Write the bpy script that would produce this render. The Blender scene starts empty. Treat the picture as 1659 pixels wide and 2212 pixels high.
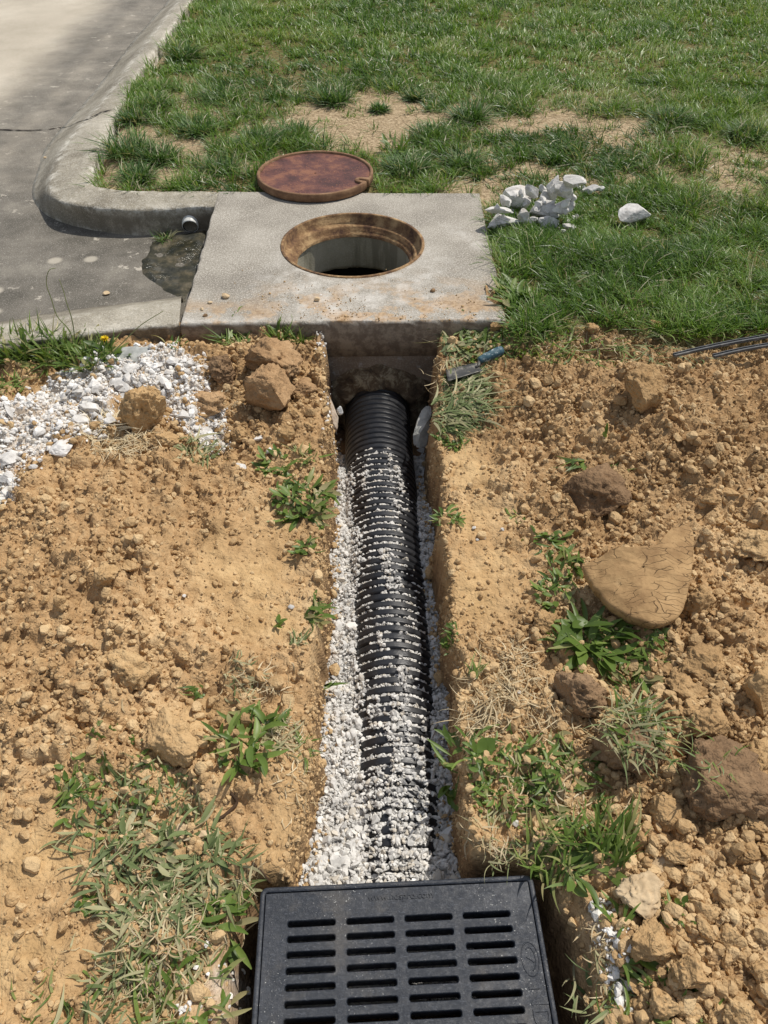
import bpy, bmesh, math, random
import numpy as np
from mathutils import Vector, Matrix
from mathutils.bvhtree import BVHTree

S = bpy.context.scene
COL = S.collection
R = math.radians

# ------------------------------------------------------------------ camera, sky, sun, exposure
CAM_H = 1.45
PITCH = 45.0
FPX = 26.0 / 36.0 * 2212.0            # focal length in pixels of a 1659 x 2212 picture
cam_d = bpy.data.cameras.new('camera')
cam_d.sensor_fit = 'VERTICAL'; cam_d.sensor_height = 36.0; cam_d.lens = 26.0
cam_d.clip_start = 0.02; cam_d.clip_end = 400
cam = bpy.data.objects.new('camera', cam_d); COL.objects.link(cam)
cam.location = (0, 0, CAM_H); cam.rotation_euler = (R(90 - PITCH), 0, 0)
S.camera = cam

TO_SUN = Vector((0.46, 0.34, 1.0)).normalized()
sun_el = math.asin(TO_SUN.z); sun_az = math.atan2(TO_SUN.x, TO_SUN.y)
w = bpy.data.worlds.new("World"); S.world = w; w.use_nodes = True
nt = w.node_tree
sky = nt.nodes.new('ShaderNodeTexSky'); sky.sky_type = 'NISHITA'; sky.sun_disc = False
sky.sun_elevation = sun_el; sky.sun_rotation = sun_az
bg = nt.nodes['Background']; bg.inputs['Strength'].default_value = 0.12
hs = nt.nodes.new('ShaderNodeHueSaturation'); hs.inputs['Saturation'].default_value = .5
nt.links.new(sky.outputs[0], hs.inputs['Color']); nt.links.new(hs.outputs[0], bg.inputs[0])
sl = bpy.data.lights.new('sun', 'SUN'); sl.energy = 3.7; sl.angle = R(0.55); sl.color = (1.0, 0.94, 0.85)
so = bpy.data.objects.new('sun', sl); COL.objects.link(so)
so.rotation_euler = TO_SUN.to_track_quat('Z', 'Y').to_euler(); so.location = (3, 3, 8)
S.view_settings.view_transform = 'Standard'; S.view_settings.look = 'None'
S.view_settings.exposure = 0.06; S.view_settings.gamma = 1.0

RNG = np.random.default_rng(7)
random.seed(7)

# ------------------------------------------------------------------ pixel -> point
_p = R(PITCH)
def ray(u, v):
    xc = (u - 829.5) / FPX; yc = -(v - 1106.0) / FPX
    return np.array([xc, math.cos(_p) + yc * math.sin(_p), -math.sin(_p) + yc * math.cos(_p)])
def U(u, v, z):
    d = ray(u, v); t = (z - CAM_H) / d[2]
    return Vector((d[0] * t, d[1] * t, z))
def depth(P):
    return P[1] * math.cos(_p) + (CAM_H - P[2]) * math.sin(_p)
def px(n, P):                          # n picture pixels at point P, in metres
    return n * depth(P) / FPX

# ------------------------------------------------------------------ noise
def _h(ix, iy, iz, seed):
    n = (ix.astype(np.int64) * 374761393 + iy.astype(np.int64) * 668265263 + iz.astype(np.int64) * 2147483647 + seed * 974634777) & 0xffffffff
    n = ((n ^ (n >> 13)) * 1274126177) & 0xffffffff
    n = ((n ^ (n >> 16)) * 2246822519) & 0xffffffff
    return ((n ^ (n >> 15)) & 0xffffff) / float(0xffffff)
def vn(x, y, seed=0, z=None):
    x = np.asarray(x, float); y = np.asarray(y, float)
    z = np.zeros_like(x) if z is None else np.asarray(z, float)
    i = np.floor(x); j = np.floor(y); k = np.floor(z)
    f = x - i; g = y - j; h = z - k
    f = f * f * (3 - 2 * f); g = g * g * (3 - 2 * g); h = h * h * (3 - 2 * h)
    def L(kk):
        a = _h(i, j, kk, seed); b = _h(i + 1, j, kk, seed); c = _h(i, j + 1, kk, seed); d = _h(i + 1, j + 1, kk, seed)
        return (a * (1 - f) + b * f) * (1 - g) + (c * (1 - f) + d * f) * g
    r = L(k)
    if np.any(h): r = r * (1 - h) + L(k + 1) * h
    return r * 2 - 1
def fbm(x, y, seed=0, octv=4, z=None, gain=.5):
    r = 0; a = 1; s = 0
    for o in range(octv):
        m = 2.03 ** o
        r = r + a * vn(np.asarray(x) * m + o * 7.1, np.asarray(y) * m - o * 3.3, seed + o, None if z is None else np.asarray(z) * m)
        s += a; a *= gain
    return r / s
def worley(x, y, seed=0):
    x = np.asarray(x, float); y = np.asarray(y, float)
    i = np.floor(x); j = np.floor(y); best = np.full(x.shape, 9.0); cid = np.zeros(x.shape)
    o = np.zeros_like(i)
    for di in (-1, 0, 1):
        for dj in (-1, 0, 1):
            a = i + di; b = j + dj
            cx = a + _h(a, b, o, seed); cy = b + _h(a, b, o + 1, seed); r = _h(a, b, o + 2, seed)
            d = np.hypot(x - cx, y - cy)
            m = d < best; best = np.where(m, d, best); cid = np.where(m, r, cid)
    return best, cid
def sstep(a, b, x):
    t = np.clip((np.asarray(x, float) - a) / (b - a), 0, 1); return t * t * (3 - 2 * t)
def inpoly(x, y, P):
    x = np.asarray(x); y = np.asarray(y); c = np.zeros(x.shape, bool); n = len(P)
    for i in range(n):
        x1, y1 = P[i][0], P[i][1]; x2, y2 = P[(i + 1) % n][0], P[(i + 1) % n][1]
        if y1 == y2: continue
        m = ((y1 > y) != (y2 > y)) & (x < (x2 - x1) * (y - y1) / (y2 - y1) + x1)
        c ^= m
    return c
def polydist(x, y, P):
    x = np.asarray(x); y = np.asarray(y); best = np.full(x.shape, 1e9); n = len(P)
    for i in range(n):
        x1, y1 = P[i][0], P[i][1]; x2, y2 = P[(i + 1) % n][0], P[(i + 1) % n][1]
        dx, dy = x2 - x1, y2 - y1; L = dx * dx + dy * dy + 1e-12
        t = np.clip(((x - x1) * dx + (y - y1) * dy) / L, 0, 1)
        best = np.minimum(best, np.hypot(x - x1 - t * dx, y - y1 - t * dy))
    return np.where(inpoly(x, y, P), -best, best)      # negative inside
def linedist(x, y, P):
    best = np.full(np.asarray(x).shape, 1e9)
    for i in range(len(P) - 1):
        x1, y1 = P[i][0], P[i][1]; x2, y2 = P[i + 1][0], P[i + 1][1]
        dx, dy = x2 - x1, y2 - y1; L = dx * dx + dy * dy + 1e-12
        t = np.clip(((x - x1) * dx + (y - y1) * dy) / L, 0, 1)
        best = np.minimum(best, np.hypot(x - x1 - t * dx, y - y1 - t * dy))
    return best
def spline(P, n):                      # Catmull-Rom resample, equal counts
    P = [np.array(p, float) for p in P]; Q = [2 * P[0] - P[1]] + P + [2 * P[-1] - P[-2]]; out = []
    m = len(P) - 1
    for k in range(n):
        s = k / (n - 1) * m; i = min(int(s), m - 1); t = s - i
        a, b, c, d = Q[i], Q[i + 1], Q[i + 2], Q[i + 3]
        out.append(.5 * (2 * b + (c - a) * t + (2 * a - 5 * b + 4 * c - d) * t * t + (3 * b - a - 3 * c + d) * t ** 3))
    return np.array(out)

# ------------------------------------------------------------------ mesh building
def mesh_np(name, V, Fs, mat=None, attrs=None, smooth=True):
    V = np.ascontiguousarray(V, np.float32)
    me = bpy.data.meshes.new(name)
    if not isinstance(Fs, (list, tuple)): Fs = [Fs]
    Fs = [np.asarray(f, np.int32) for f in Fs if len(f)]
    loops = np.concatenate([f.ravel() for f in Fs]); tot = np.concatenate([np.full(len(f), f.shape[1], np.int32) for f in Fs])
    st = np.concatenate([[0], np.cumsum(tot)[:-1]]).astype(np.int32)
    me.vertices.add(len(V)); me.vertices.foreach_set('co', V.ravel())
    me.loops.add(len(loops)); me.loops.foreach_set('vertex_index', loops)
    me.polygons.add(len(tot)); me.polygons.foreach_set('loop_start', st); me.polygons.foreach_set('loop_total', tot)
    me.polygons.foreach_set('use_smooth', np.full(len(tot), smooth))
    for k, a in (attrs or {}).items():
        at = me.attributes.new(k, 'FLOAT', 'POINT'); at.data.foreach_set('value', np.ascontiguousarray(a, np.float32))
    me.update(calc_edges=True)
    if mat: me.materials.append(mat)
    return me
def link(name, me, parent=None, loc=None, label=None, cat=None, group=None, kind=None):
    o = bpy.data.objects.new(name, me); COL.objects.link(o)
    if parent: o.parent = parent
    if loc is not None: o.location = loc
    tag(o, label, cat, group, kind); return o
def tag(o, label=None, cat=None, group=None, kind=None):
    for k, v in (('label', label), ('category', cat), ('group', group), ('kind', kind)):
        if v: o[k] = v
def empty(name, loc, label, cat, group=None):
    return link(name, None, None, loc, label, cat, group)
def grid_faces(nr, nc, wrap=False, off=0):
    r = np.arange(nr - 1)[:, None]; c = np.arange(nc if wrap else nc - 1)[None, :]; c2 = (c + 1) % nc
    return (off + np.stack([r * nc + c, r * nc + c2, (r + 1) * nc + c2, (r + 1) * nc + c], -1)).reshape(-1, 4)
def loft(rings, wrap=False):           # rings: list of (n,3)
    n = len(rings[0]); return np.concatenate(rings), grid_faces(len(rings), n, wrap)
def ico(sub):
    bm = bmesh.new(); bmesh.ops.create_icosphere(bm, subdivisions=sub, radius=1)
    V = np.array([v.co[:] for v in bm.verts]); F = np.array([[v.index for v in f.verts] for f in bm.faces]); bm.free(); return V, F
ICO = {k: ico(k) for k in (1, 2, 3, 4, 5)}
def rock(seed, sub=3, cuts=9, rough=.06, lump=.18, freq=1.6):
    r = np.random.default_rng(seed); V, F = ICO[sub]; V = V.copy()
    V *= (1 + lump * fbm(V[:, 0] * freq + 9 + seed, V[:, 1] * freq, seed, 3, V[:, 2] * freq + 5))[:, None]
    for _ in range(cuts):
        n = r.normal(size=3); n /= np.linalg.norm(n); c = r.uniform(.52, .86) if cuts < 11 else r.uniform(.34, .74)
        d = V @ n - c; V -= np.where(d > 0, d, 0)[:, None] * n * .96
    if rough:
        fq = 10 if cuts >= 11 else 6; nn = fbm(V[:, 0] * fq + 3, V[:, 1] * fq + seed, seed + 5, 3, V[:, 2] * fq, .6)
        V *= (1 + rough * nn)[:, None]
    return V, F
def clod(seed, sub=5, cuts=7, flat=0):
    """rugged lump: broken planes, then crumbly billows"""
    r = np.random.default_rng(seed); V, F = ICO[sub]; V = V.copy()
    V *= (1 + .30 * fbm(V[:, 0] * 1.4 + 9 + seed, V[:, 1] * 1.4, seed, 2, V[:, 2] * 1.4 + 5))[:, None]
    for _ in range(cuts):
        n = r.normal(size=3); n /= np.linalg.norm(n); c = r.uniform(.42, .80); d = V @ n - c; V -= np.where(d > 0, d, 0)[:, None] * n * .93
    N = V / np.linalg.norm(V, axis=1)[:, None]; d = 0
    for f, a in ((2.3, .12), (4.6, .11), (9.5, .08), (19, .05), (36, .025)):
        d = d + a * (1 - 2.2 * np.abs(vn(V[:, 0] * f + seed, V[:, 1] * f, seed + int(f * 3), V[:, 2] * f + 3)))
    m_ = .55 + .45 * np.clip(fbm(V[:, 0] * 1.7, V[:, 1] * 1.7 + seed, seed + 77, 2, V[:, 2] * 1.7) * 3, -1, 1)
    return V + N * (d * m_)[:, None], F
def rotm(n, r, tilt=math.pi):
    a = r.uniform(0, 2 * math.pi, n); b = r.uniform(-tilt, tilt, n); c = r.uniform(-tilt, tilt, n)
    ca, sa, cb, sb, cc, sc = np.cos(a), np.sin(a), np.cos(b), np.sin(b), np.cos(c), np.sin(c)
    Z = np.zeros((n, 3, 3)); Rz = Z.copy(); Ry = Z.copy(); Rx = Z.copy()
    Rz[:, 0, 0] = ca; Rz[:, 0, 1] = -sa; Rz[:, 1, 0] = sa; Rz[:, 1, 1] = ca; Rz[:, 2, 2] = 1
    Ry[:, 0, 0] = cb; Ry[:, 0, 2] = sb; Ry[:, 2, 0] = -sb; Ry[:, 2, 2] = cb; Ry[:, 1, 1] = 1
    Rx[:, 1, 1] = cc; Rx[:, 1, 2] = -sc; Rx[:, 2, 1] = sc; Rx[:, 2, 2] = cc; Rx[:, 0, 0] = 1
    return Rz @ Ry @ Rx
def scatter(templates, P, size, r, aniso=(.65, 1.0), tilt=math.pi):
    """many stones as one vertex / face array; P (n,3), size (n,) radius"""
    n = len(P); k = r.integers(0, len(templates), n); M = rotm(n, r, tilt)
    sc = r.uniform(aniso[0], aniso[1], (n, 3)) * size[:, None]; rnd = r.random(n)
    Vs, Fs, A = [], [], []; off = 0
    for t, (TV, TF) in enumerate(templates):
        m = np.where(k == t)[0]
        if not len(m): continue
        v = TV[None] * sc[m][:, None, :]
        v = np.einsum('nij,nkj->nki', M[m], v) + P[m][:, None, :]
        Vs.append(v.reshape(-1, 3)); Fs.append((TF[None] + (np.arange(len(m)) * len(TV))[:, None, None] + off).reshape(-1, 3))
        A.append(np.repeat(rnd[m], len(TV))); off += len(m) * len(TV)
    return np.concatenate(Vs), np.concatenate(Fs), np.concatenate(A)

def leaves(P, az, lean, L, W, curve, rnd, nseg=3, prof='grass', ground=None, fold=.0):
    """P (n,3) roots. returns V, F, attr."""
    n = len(P); t = np.linspace(0, 1, nseg + 1)[None, :]
    hor = L[:, None] * (np.sin(lean)[:, None] * t + curve[:, None] * t * t * .6)
    ver = L[:, None] * (np.cos(lean)[:, None] * t - curve[:, None] * t * t * .55)
    if prof == 'grass': w = W[:, None] * np.clip(1 - t ** 2.2, .05, 1) * (.75 + .5 * np.sin(np.pi * np.clip(t, 0, 1)))
    elif prof == 'broad': w = W[:, None] * (.16 + np.sin(np.pi * np.clip(t, 0, .985) ** 1.25) ** .9)
    else: w = W[:, None] * (.12 + np.sin(np.pi * t) ** 1.0)
    bend = (np.modf(rnd * 917.3)[0] - .5)[:, None] * 1.5 * t; azt = az[:, None] + bend
    cx = P[:, 0:1] + np.cos(azt) * hor; cy = P[:, 1:2] + np.sin(azt) * hor; cz = P[:, 2:3] + ver
    sx = -np.sin(azt + bend) * w * .5; sy = np.cos(azt + bend) * w * .5
    tw = (rnd[:, None] - .5) * 1.2
    cols = [(-1, 0), (0, -fold), (1, 0)] if fold else [(-1, 0), (1, 0)]
    K = len(cols); V = np.zeros((n, nseg + 1, K, 3))
    for q, (s, f) in enumerate(cols):
        V[:, :, q, 0] = cx + s * sx; V[:, :, q, 1] = cy + s * sy; V[:, :, q, 2] = cz + s * tw * w * .5 + f * w
    V = V.reshape(-1, 3)
    if ground is not None:
        g = ground(V[:, 0], V[:, 1]); V[:, 2] = np.maximum(V[:, 2], g + .004)
    rr, cc = np.meshgrid(np.arange(nseg), np.arange(K - 1), indexing='ij'); b = (rr * K + cc).ravel()
    q = np.stack([b, b + 1, b + K + 1, b + K], 1)
    F = (q[None] + (np.arange(n) * (nseg + 1) * K)[:, None, None]).reshape(-1, 4)
    A = np.repeat(rnd, (nseg + 1) * K); T = np.tile(np.repeat(np.linspace(0, 1, nseg + 1), K), n)
    return V, F, A, T

# ------------------------------------------------------------------ materials
def lin(r, g, b):
    f = lambda c: (c / 255 / 12.92) if c / 255 <= .04045 else ((c / 255 + .055) / 1.055) ** 2.4
    return (f(r), f(g), f(b), 1)
class M:
    def __init__(s, name, rough=.9, spec=.3):
        s.m = bpy.data.materials.new(name); s.m.use_nodes = True; s.t = s.m.node_tree; s.N = s.t.nodes; s.L = s.t.links
        s.b = s.N['Principled BSDF']; s.b.inputs['Roughness'].default_value = rough
        s.b.inputs['Specular IOR Level'].default_value = spec
        tc = s.N.new('ShaderNodeTexCoord'); s.P = s.N.new('ShaderNodeNewGeometry').outputs['Position']; s.O = tc.outputs['Object']
    def noise(s, scale, detail=4, rough=.55, vec=None, dist=0):
        n = s.N.new('ShaderNodeTexNoise'); n.inputs['Scale'].default_value = scale; n.inputs['Detail'].default_value = detail
        n.inputs['Roughness'].default_value = rough; n.inputs['Distortion'].default_value = dist
        s.L.new(vec or s.P, n.inputs['Vector']); return n.outputs['Fac']
    def vor(s, scale, feature='F1', vec=None, out='Distance'):
        n = s.N.new('ShaderNodeTexVoronoi'); n.feature = feature; n.inputs['Scale'].default_value = scale
        s.L.new(vec or s.P, n.inputs['Vector']); return n.outputs[out]
    def scalev(s, v, vec=None):
        n = s.N.new('ShaderNodeMapping'); n.inputs['Scale'].default_value = v; s.L.new(vec or s.P, n.inputs['Vector']); return n.outputs[0]
    def ramp(s, fac, stops, interp='LINEAR'):
        n = s.N.new('ShaderNodeValToRGB'); e = n.color_ramp.elements; n.color_ramp.interpolation = interp
        while len(e) < len(stops): e.new(.5)
        for q, (p, c) in zip(e, stops): q.position = p; q.color = c if len(c) == 4 else (*c, 1)
        s.L.new(fac, n.inputs[0]); return n.outputs[0]
    def rng(s, fac, a, b, c=0., d=1.):
        n = s.N.new('ShaderNodeMapRange'); n.interpolation_type = 'SMOOTHSTEP'
        for k, v in zip(('From Min', 'From Max', 'To Min', 'To Max'), (a, b, c, d)): n.inputs[k].default_value = v
        s.L.new(fac, n.inputs['Value']); return n.outputs[0]
    def mix(s, fac, a, b, mode='MIX'):
        n = s.N.new('ShaderNodeMix'); n.data_type = 'RGBA'; n.blend_type = mode
        for k, v in ((0, fac), (6, a), (7, b)):
            if isinstance(v, (float, int)): n.inputs[k].default_value = v
            elif isinstance(v, tuple): n.inputs[k].default_value = v if len(v) == 4 else (*v, 1)
            else: s.L.new(v, n.inputs[k])
        return n.outputs[2]
    def math(s, op, a, b=None, clamp=False):
        n = s.N.new('ShaderNodeMath'); n.operation = op; n.use_clamp = clamp
        for k, v in ((0, a), (1, b)):
            if v is None: continue
            if isinstance(v, (float, int)): n.inputs[k].default_value = v
            else: s.L.new(v, n.inputs[k])
        return n.outputs[0]
    def attr(s, name):
        n = s.N.new('ShaderNodeAttribute'); n.attribute_name = name; return n.outputs['Fac']
    def color(s, c):
        if isinstance(c, tuple): s.b.inputs['Base Color'].default_value = c
        else: s.L.new(c, s.b.inputs['Base Color'])
        return s
    def rough(s, r): s.L.new(r, s.b.inputs['Roughness']); return s
    def bump(s, h, dist=.004, strength=1.0):
        n = s.N.new('ShaderNodeBump'); n.inputs['Distance'].default_value = dist; n.inputs['Strength'].default_value = strength
        s.L.new(h, n.inputs['Height'])
        if s.b.inputs['Normal'].is_linked: s.L.new(s.b.inputs['Normal'].links[0].from_socket, n.inputs['Normal'])
        s.L.new(n.outputs[0], s.b.inputs['Normal']); return s

def soil_mat(name, dark, mid, light, attrs=False, obj_rand=True):
    m = M(name, .95, .12)
    n1 = m.noise(3.2, 5, .6); n2 = m.noise(28, 5, .65); n3 = m.noise(190, 3, .7)
    f = m.math('ADD', m.math('MULTIPLY', n1, .5), m.math('ADD', m.math('MULTIPLY', n2, .35), m.math('MULTIPLY', n3, .22)))
    c = m.ramp(f, [(.38, dark), (.52, mid), (.68, light)])
    sx = m.N.new('ShaderNodeSeparateXYZ'); m.L.new(m.P, sx.inputs[0])
    wetf = m.math('ADD', m.math('MULTIPLY', m.rng(sx.outputs[0], .15, .7), .30), m.math('MULTIPLY', m.rng(sx.outputs[1], 1.25, 2.0), .30))
    wetf = m.math('ADD', wetf, m.math('MULTIPLY', m.math('SUBTRACT', m.noise(2.6, 4, .6), .5), 1.9), True)
    c = m.mix(wetf, c, m.mix(1.0, c, (.62, .585, .55, 1), 'MULTIPLY'))
    if attrs == 'ground':
        pass
        c = m.mix(m.attr('compact'), c, m.mix(m.rng(m.noise(14, 4), .35, .65), lin(176, 145, 102), lin(201, 170, 124)))
        thatch = m.mix(m.rng(m.noise(60, 5, .7), .35, .65), lin(70, 68, 36), lin(126, 116, 74))
        thatch = m.mix(m.rng(m.attr('bare'), .2, .7), thatch, m.mix(m.rng(m.noise(50, 6, .75), .4, .6), lin(136, 118, 92), lin(184, 164, 134)))
        c = m.mix(m.attr('lawn'), c, thatch)
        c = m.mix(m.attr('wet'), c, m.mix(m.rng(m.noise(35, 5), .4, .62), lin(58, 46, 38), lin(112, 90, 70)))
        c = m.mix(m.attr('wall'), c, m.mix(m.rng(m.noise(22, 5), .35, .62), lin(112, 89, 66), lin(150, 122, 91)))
        c = m.mix(m.attr('lime'), c, m.mix(m.rng(m.noise(50, 5), .3, .7), lin(182, 172, 158), lin(214, 208, 200)))
        c = m.mix(m.attr('far'), c, m.mix(m.rng(m.noise(.9, 6, .7), .35, .65), (.05, .085, .02, 1), (.09, .13, .035, 1)))
    elif attrs == 'rnd':
        c = m.mix(m.rng(m.attr('rnd'), 0, 1, 0, .8), c, m.mix(m.attr('rnd'), mid, light))
    if obj_rand and attrs is False:
        oi = m.N.new('ShaderNodeObjectInfo')
        c = m.mix(m.rng(oi.outputs['Random'], 0, 1, 0, .35), c, mid)
    m.color(c)
    wn = m.N.new('ShaderNodeTexNoise'); wn.inputs['Scale'].default_value = 40; wn.inputs['Detail'].default_value = 3; m.L.new(m.P, wn.inputs['Vector'])
    ws = m.N.new('ShaderNodeVectorMath'); ws.operation = 'SCALE'; ws.inputs['Scale'].default_value = .02; m.L.new(wn.outputs['Color'], ws.inputs[0])
    wa = m.N.new('ShaderNodeVectorMath'); wa.operation = 'ADD'; m.L.new(m.P, wa.inputs[0]); m.L.new(ws.outputs[0], wa.inputs[1])
    v1 = m.vor(85, 'F1', wa.outputs[0]); v2 = m.vor(190, 'F1', wa.outputs[0])
    m.bump(m.math('SUBTRACT', 1.0, v1), .0065, .55 if attrs != 'rnd' else .3).bump(m.math('SUBTRACT', 1.0, v2), .0026, .6).bump(m.noise(48, 5, .62), .006, .6)
    return m.m
SOIL_D, SOIL_M, SOIL_L = lin(139, 112, 80), lin(178, 146, 106), lin(205, 177, 136)
m_ground = soil_mat('soil_ground', SOIL_D, SOIL_M, SOIL_L, 'ground')
m_clod = soil_mat('soil_clod', lin(140, 113, 80), lin(180, 148, 106), lin(208, 179, 135))
m_crumb = soil_mat('soil_crumbs', lin(138, 112, 80), lin(178, 147, 106), lin(209, 182, 140), 'rnd')
m_sod = soil_mat('soil_dark_sod', lin(98, 79, 60), lin(140, 114, 87), lin(168, 141, 110))
m_pink = soil_mat('soil_reddish', lin(130, 104, 77), lin(172, 140, 104), lin(200, 169, 130))
# smooth shovel-cut clay with cracks
mm = M('shovel_cut_clay', .8, .25)
vv = mm.N.new('ShaderNodeVectorMath'); vv.operation = 'ADD'
wv = mm.N.new('ShaderNodeTexNoise'); wv.inputs['Scale'].default_value = 16; mm.L.new(mm.P, wv.inputs['Vector'])
sc_ = mm.N.new('ShaderNodeVectorMath'); sc_.operation = 'SCALE'; sc_.inputs['Scale'].default_value = .05; mm.L.new(wv.outputs['Color'], sc_.inputs[0])
mm.L.new(mm.P, vv.inputs[0]); mm.L.new(sc_.outputs[0], vv.inputs[1])
mpn = mm.N.new('ShaderNodeMapping'); mpn.inputs['Rotation'].default_value = (0, 0, -.9); mpn.inputs['Scale'].default_value = (.55, 2.6, 1); mm.L.new(vv.outputs[0], mpn.inputs[0])
ed = mm.vor(26, 'DISTANCE_TO_EDGE', mpn.outputs[0])
crk = mm.math('MULTIPLY', mm.rng(ed, .0, .035, 1, 0), mm.rng(mm.noise(13, 4, .7), .42, .62))
c_ = mm.ramp(mm.noise(18, 6, .6), [(.35, lin(142, 112, 76)), (.6, lin(172, 140, 98)), (.8, lin(190, 160, 118))])
mm.color(mm.mix(crk, c_, lin(136, 106, 74))).bump(mm.math('SUBTRACT', 1.0, crk), .008, .8).bump(mm.noise(70, 5, .7), .004, .6)
m_fan = mm.m

def concrete(name, cA, cB, cC, stains=True, bumpd=.002, speck=.75):
    m = M(name, .88, .25)
    c = m.ramp(m.noise(2.6, 6, .62), [(.36, cA), (.5, cB), (.64, cC)])
    c = m.mix(m.math('MULTIPLY', m.rng(m.noise(170, 3, .7), .52, .60), speck), c, lin(222, 216, 204))
    c = m.mix(m.math('MULTIPLY', m.rng(m.noise(130, 3, .65), .38, .46, 1, 0), speck * .8), c, lin(98, 92, 82))
    return m, c
m, c = concrete('slab_concrete', lin(126, 120, 110), lin(146, 140, 129), lin(162, 156, 145), speck=.5)
geo_sep = m.N.new('ShaderNodeSeparateXYZ'); m.L.new(m.P, geo_sep.inputs[0])
# warm soil stains towards the front edge, white lime scuffs
st = m.math('MULTIPLY', m.attr('front'), m.rng(m.noise(7.5, 6, .68), .46, .56))
c = m.mix(st, c, m.mix(m.rng(m.noise(60, 3), .4, .6), lin(152, 124, 92), lin(178, 152, 120)))
c = m.mix(m.math('MULTIPLY', m.attr('pale'), m.rng(m.noise(12, 6, .7), .38, .75)), c, lin(206, 202, 194))
c = m.mix(m.attr('dirt'), c, m.mix(m.rng(m.noise(24, 5, .7), .4, .62), lin(116, 102, 88), lin(152, 138, 120)))
m.color(c).bump(m.noise(170, 3, .7), .0018, .7).bump(m.noise(20, 5, .6), .004, .5)
m_slab = m.m
m, c = concrete('inlet_wall_concrete', lin(108, 95, 82), lin(128, 114, 99), lin(148, 134, 117), speck=.12)
m.color(m.mix(m.rng(m.noise(26, 5, .7), .56, .66), c, lin(150, 146, 140))).bump(m.noise(180, 4, .7), .003, .8).bump(m.noise(16, 5), .008, .6)
m_wall = m.m
m, c = concrete('kerb_concrete', lin(130, 123, 108), lin(155, 148, 132), lin(178, 171, 155), speck=.4)
c = m.mix(m.math('MULTIPLY', m.attr('dirt'), m.rng(m.noise(9, 6, .7), .3, .6)), c, lin(108, 100, 86))  # dirt plus painted shade, strongest low on the kerb face
c = m.mix(m.math('MULTIPLY', m.attr('edge'), m.rng(m.noise(16, 6, .75), .46, .58)), c, lin(214, 209, 196))
m.color(c).bump(m.noise(190, 4, .75), .004, .9).bump(m.noise(24, 5, .65), .012, .7)
m_kerb = m.m
m = M('road_concrete', .85, .3)
ca = m.ramp(m.noise(1.4, 6, .6), [(.35, lin(166, 156, 138)), (.55, lin(184, 174, 156)), (.7, lin(196, 187, 170))])
ca = m.mix(m.math('MULTIPLY', m.rng(m.noise(260, 2, .6), .52, .62), .5), ca, lin(214, 208, 196))
ca = m.mix(m.math('MULTIPLY', m.rng(m.noise(150, 2, .6), .36, .44, 1, 0), .45), ca, lin(134, 124, 108))
cd = m.ramp(m.noise(5, 7, .65), [(.35, lin(88, 84, 76)), (.55, lin(110, 105, 96)), (.7, lin(130, 125, 114))])
cd = m.mix(m.rng(m.noise(11, 6, .75), .6, .66), cd, lin(172, 165, 152))
cd = m.mix(m.math('MULTIPLY', m.rng(m.noise(230, 2, .6), .58, .66), .5), cd, lin(190, 186, 176))
fd = m.math('ADD', m.attr('dirty'), m.math('MULTIPLY', m.math('SUBTRACT', m.noise(4, 6, .65), .5), .55))
c = m.mix(m.rng(fd, .15, .95), ca, cd)
ringv = m.vor(3.6, 'F1'); ring = m.math('MULTIPLY', m.math('MULTIPLY', m.rng(ringv, .10, .14), m.rng(ringv, .15, .20, 1, 0)), m.attr('rings'))
c = m.mix(m.math('MULTIPLY', ring, .7), c, lin(188, 180, 164))
m.color(c).bump(m.noise(300, 3, .7), .002, .7)
m_road = m.m
m = M('crack_dark', .95); m.color(lin(52, 46, 40)); m_crack = m.m
m = M('wet_mud', .4, .5)
c = m.ramp(m.noise(14, 6, .7), [(.36, lin(26, 28, 16)), (.5, lin(52, 50, 34)), (.68, lin(100, 90, 68))])
m.color(c).rough(m.rng(m.noise(6, 4), .4, .6, .15, .85)).bump(m.noise(50, 5, .7), .008, .8); m_mud = m.m
m = M('puddle_water', .04, .6); m.color(m.mix(m.rng(m.noise(16, 4), .45, .6), lin(22, 22, 10), lin(58, 60, 14))).bump(m.noise(60, 2), .0015, .5); m_water = m.m

m = M('rust_iron_plate', .72, .35)
c = m.ramp(m.noise(9, 6, .68), [(.36, lin(70, 44, 42)), (.5, lin(96, 60, 54)), (.64, lin(134, 90, 68))])
blob = m.rng(m.vor(70), .1, .3, 1, 0); blob = m.math('MULTIPLY', blob, m.rng(m.noise(11, 3), .45, .55))
c = m.mix(m.math('MULTIPLY', blob, .8), c, lin(160, 106, 74)); c = m.mix(m.rng(m.noise(38, 4, .7), .60, .70), c, lin(60, 38, 38))
m.color(c).bump(m.noise(90, 5, .7), .003, .8).bump(blob, .003, .8); m_rust = m.m
m = M('rust_iron_rim', .85, .25)
c = m.ramp(m.noise(16, 6, .7), [(.36, lin(100, 74, 56)), (.5, lin(126, 96, 72)), (.66, lin(148, 118, 90))])
m.color(c).bump(m.noise(130, 5, .7), .003, .9); m_rim = m.m
m = M('rust_iron_frame', .88, .2)
c = m.ramp(m.noise(13, 6, .7), [(.36, lin(88, 66, 54)), (.48, lin(132, 103, 74)), (.64, lin(182, 152, 112))])
m.color(c).bump(m.noise(100, 5, .75), .006, 1.0); m_frame = m.m
m, c = concrete('neck_concrete', lin(150, 147, 126), lin(170, 166, 146), lin(186, 182, 162), speck=.15)
sv = m.scalev((14, 14, 1.5)); c = m.mix(m.math('MULTIPLY', m.rng(m.noise(1.0, 4, .6, sv), .5, .62), .5), c, lin(96, 92, 74))
m.color(c).bump(m.noise(120, 4), .002, .6); m_neck = m.m
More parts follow.
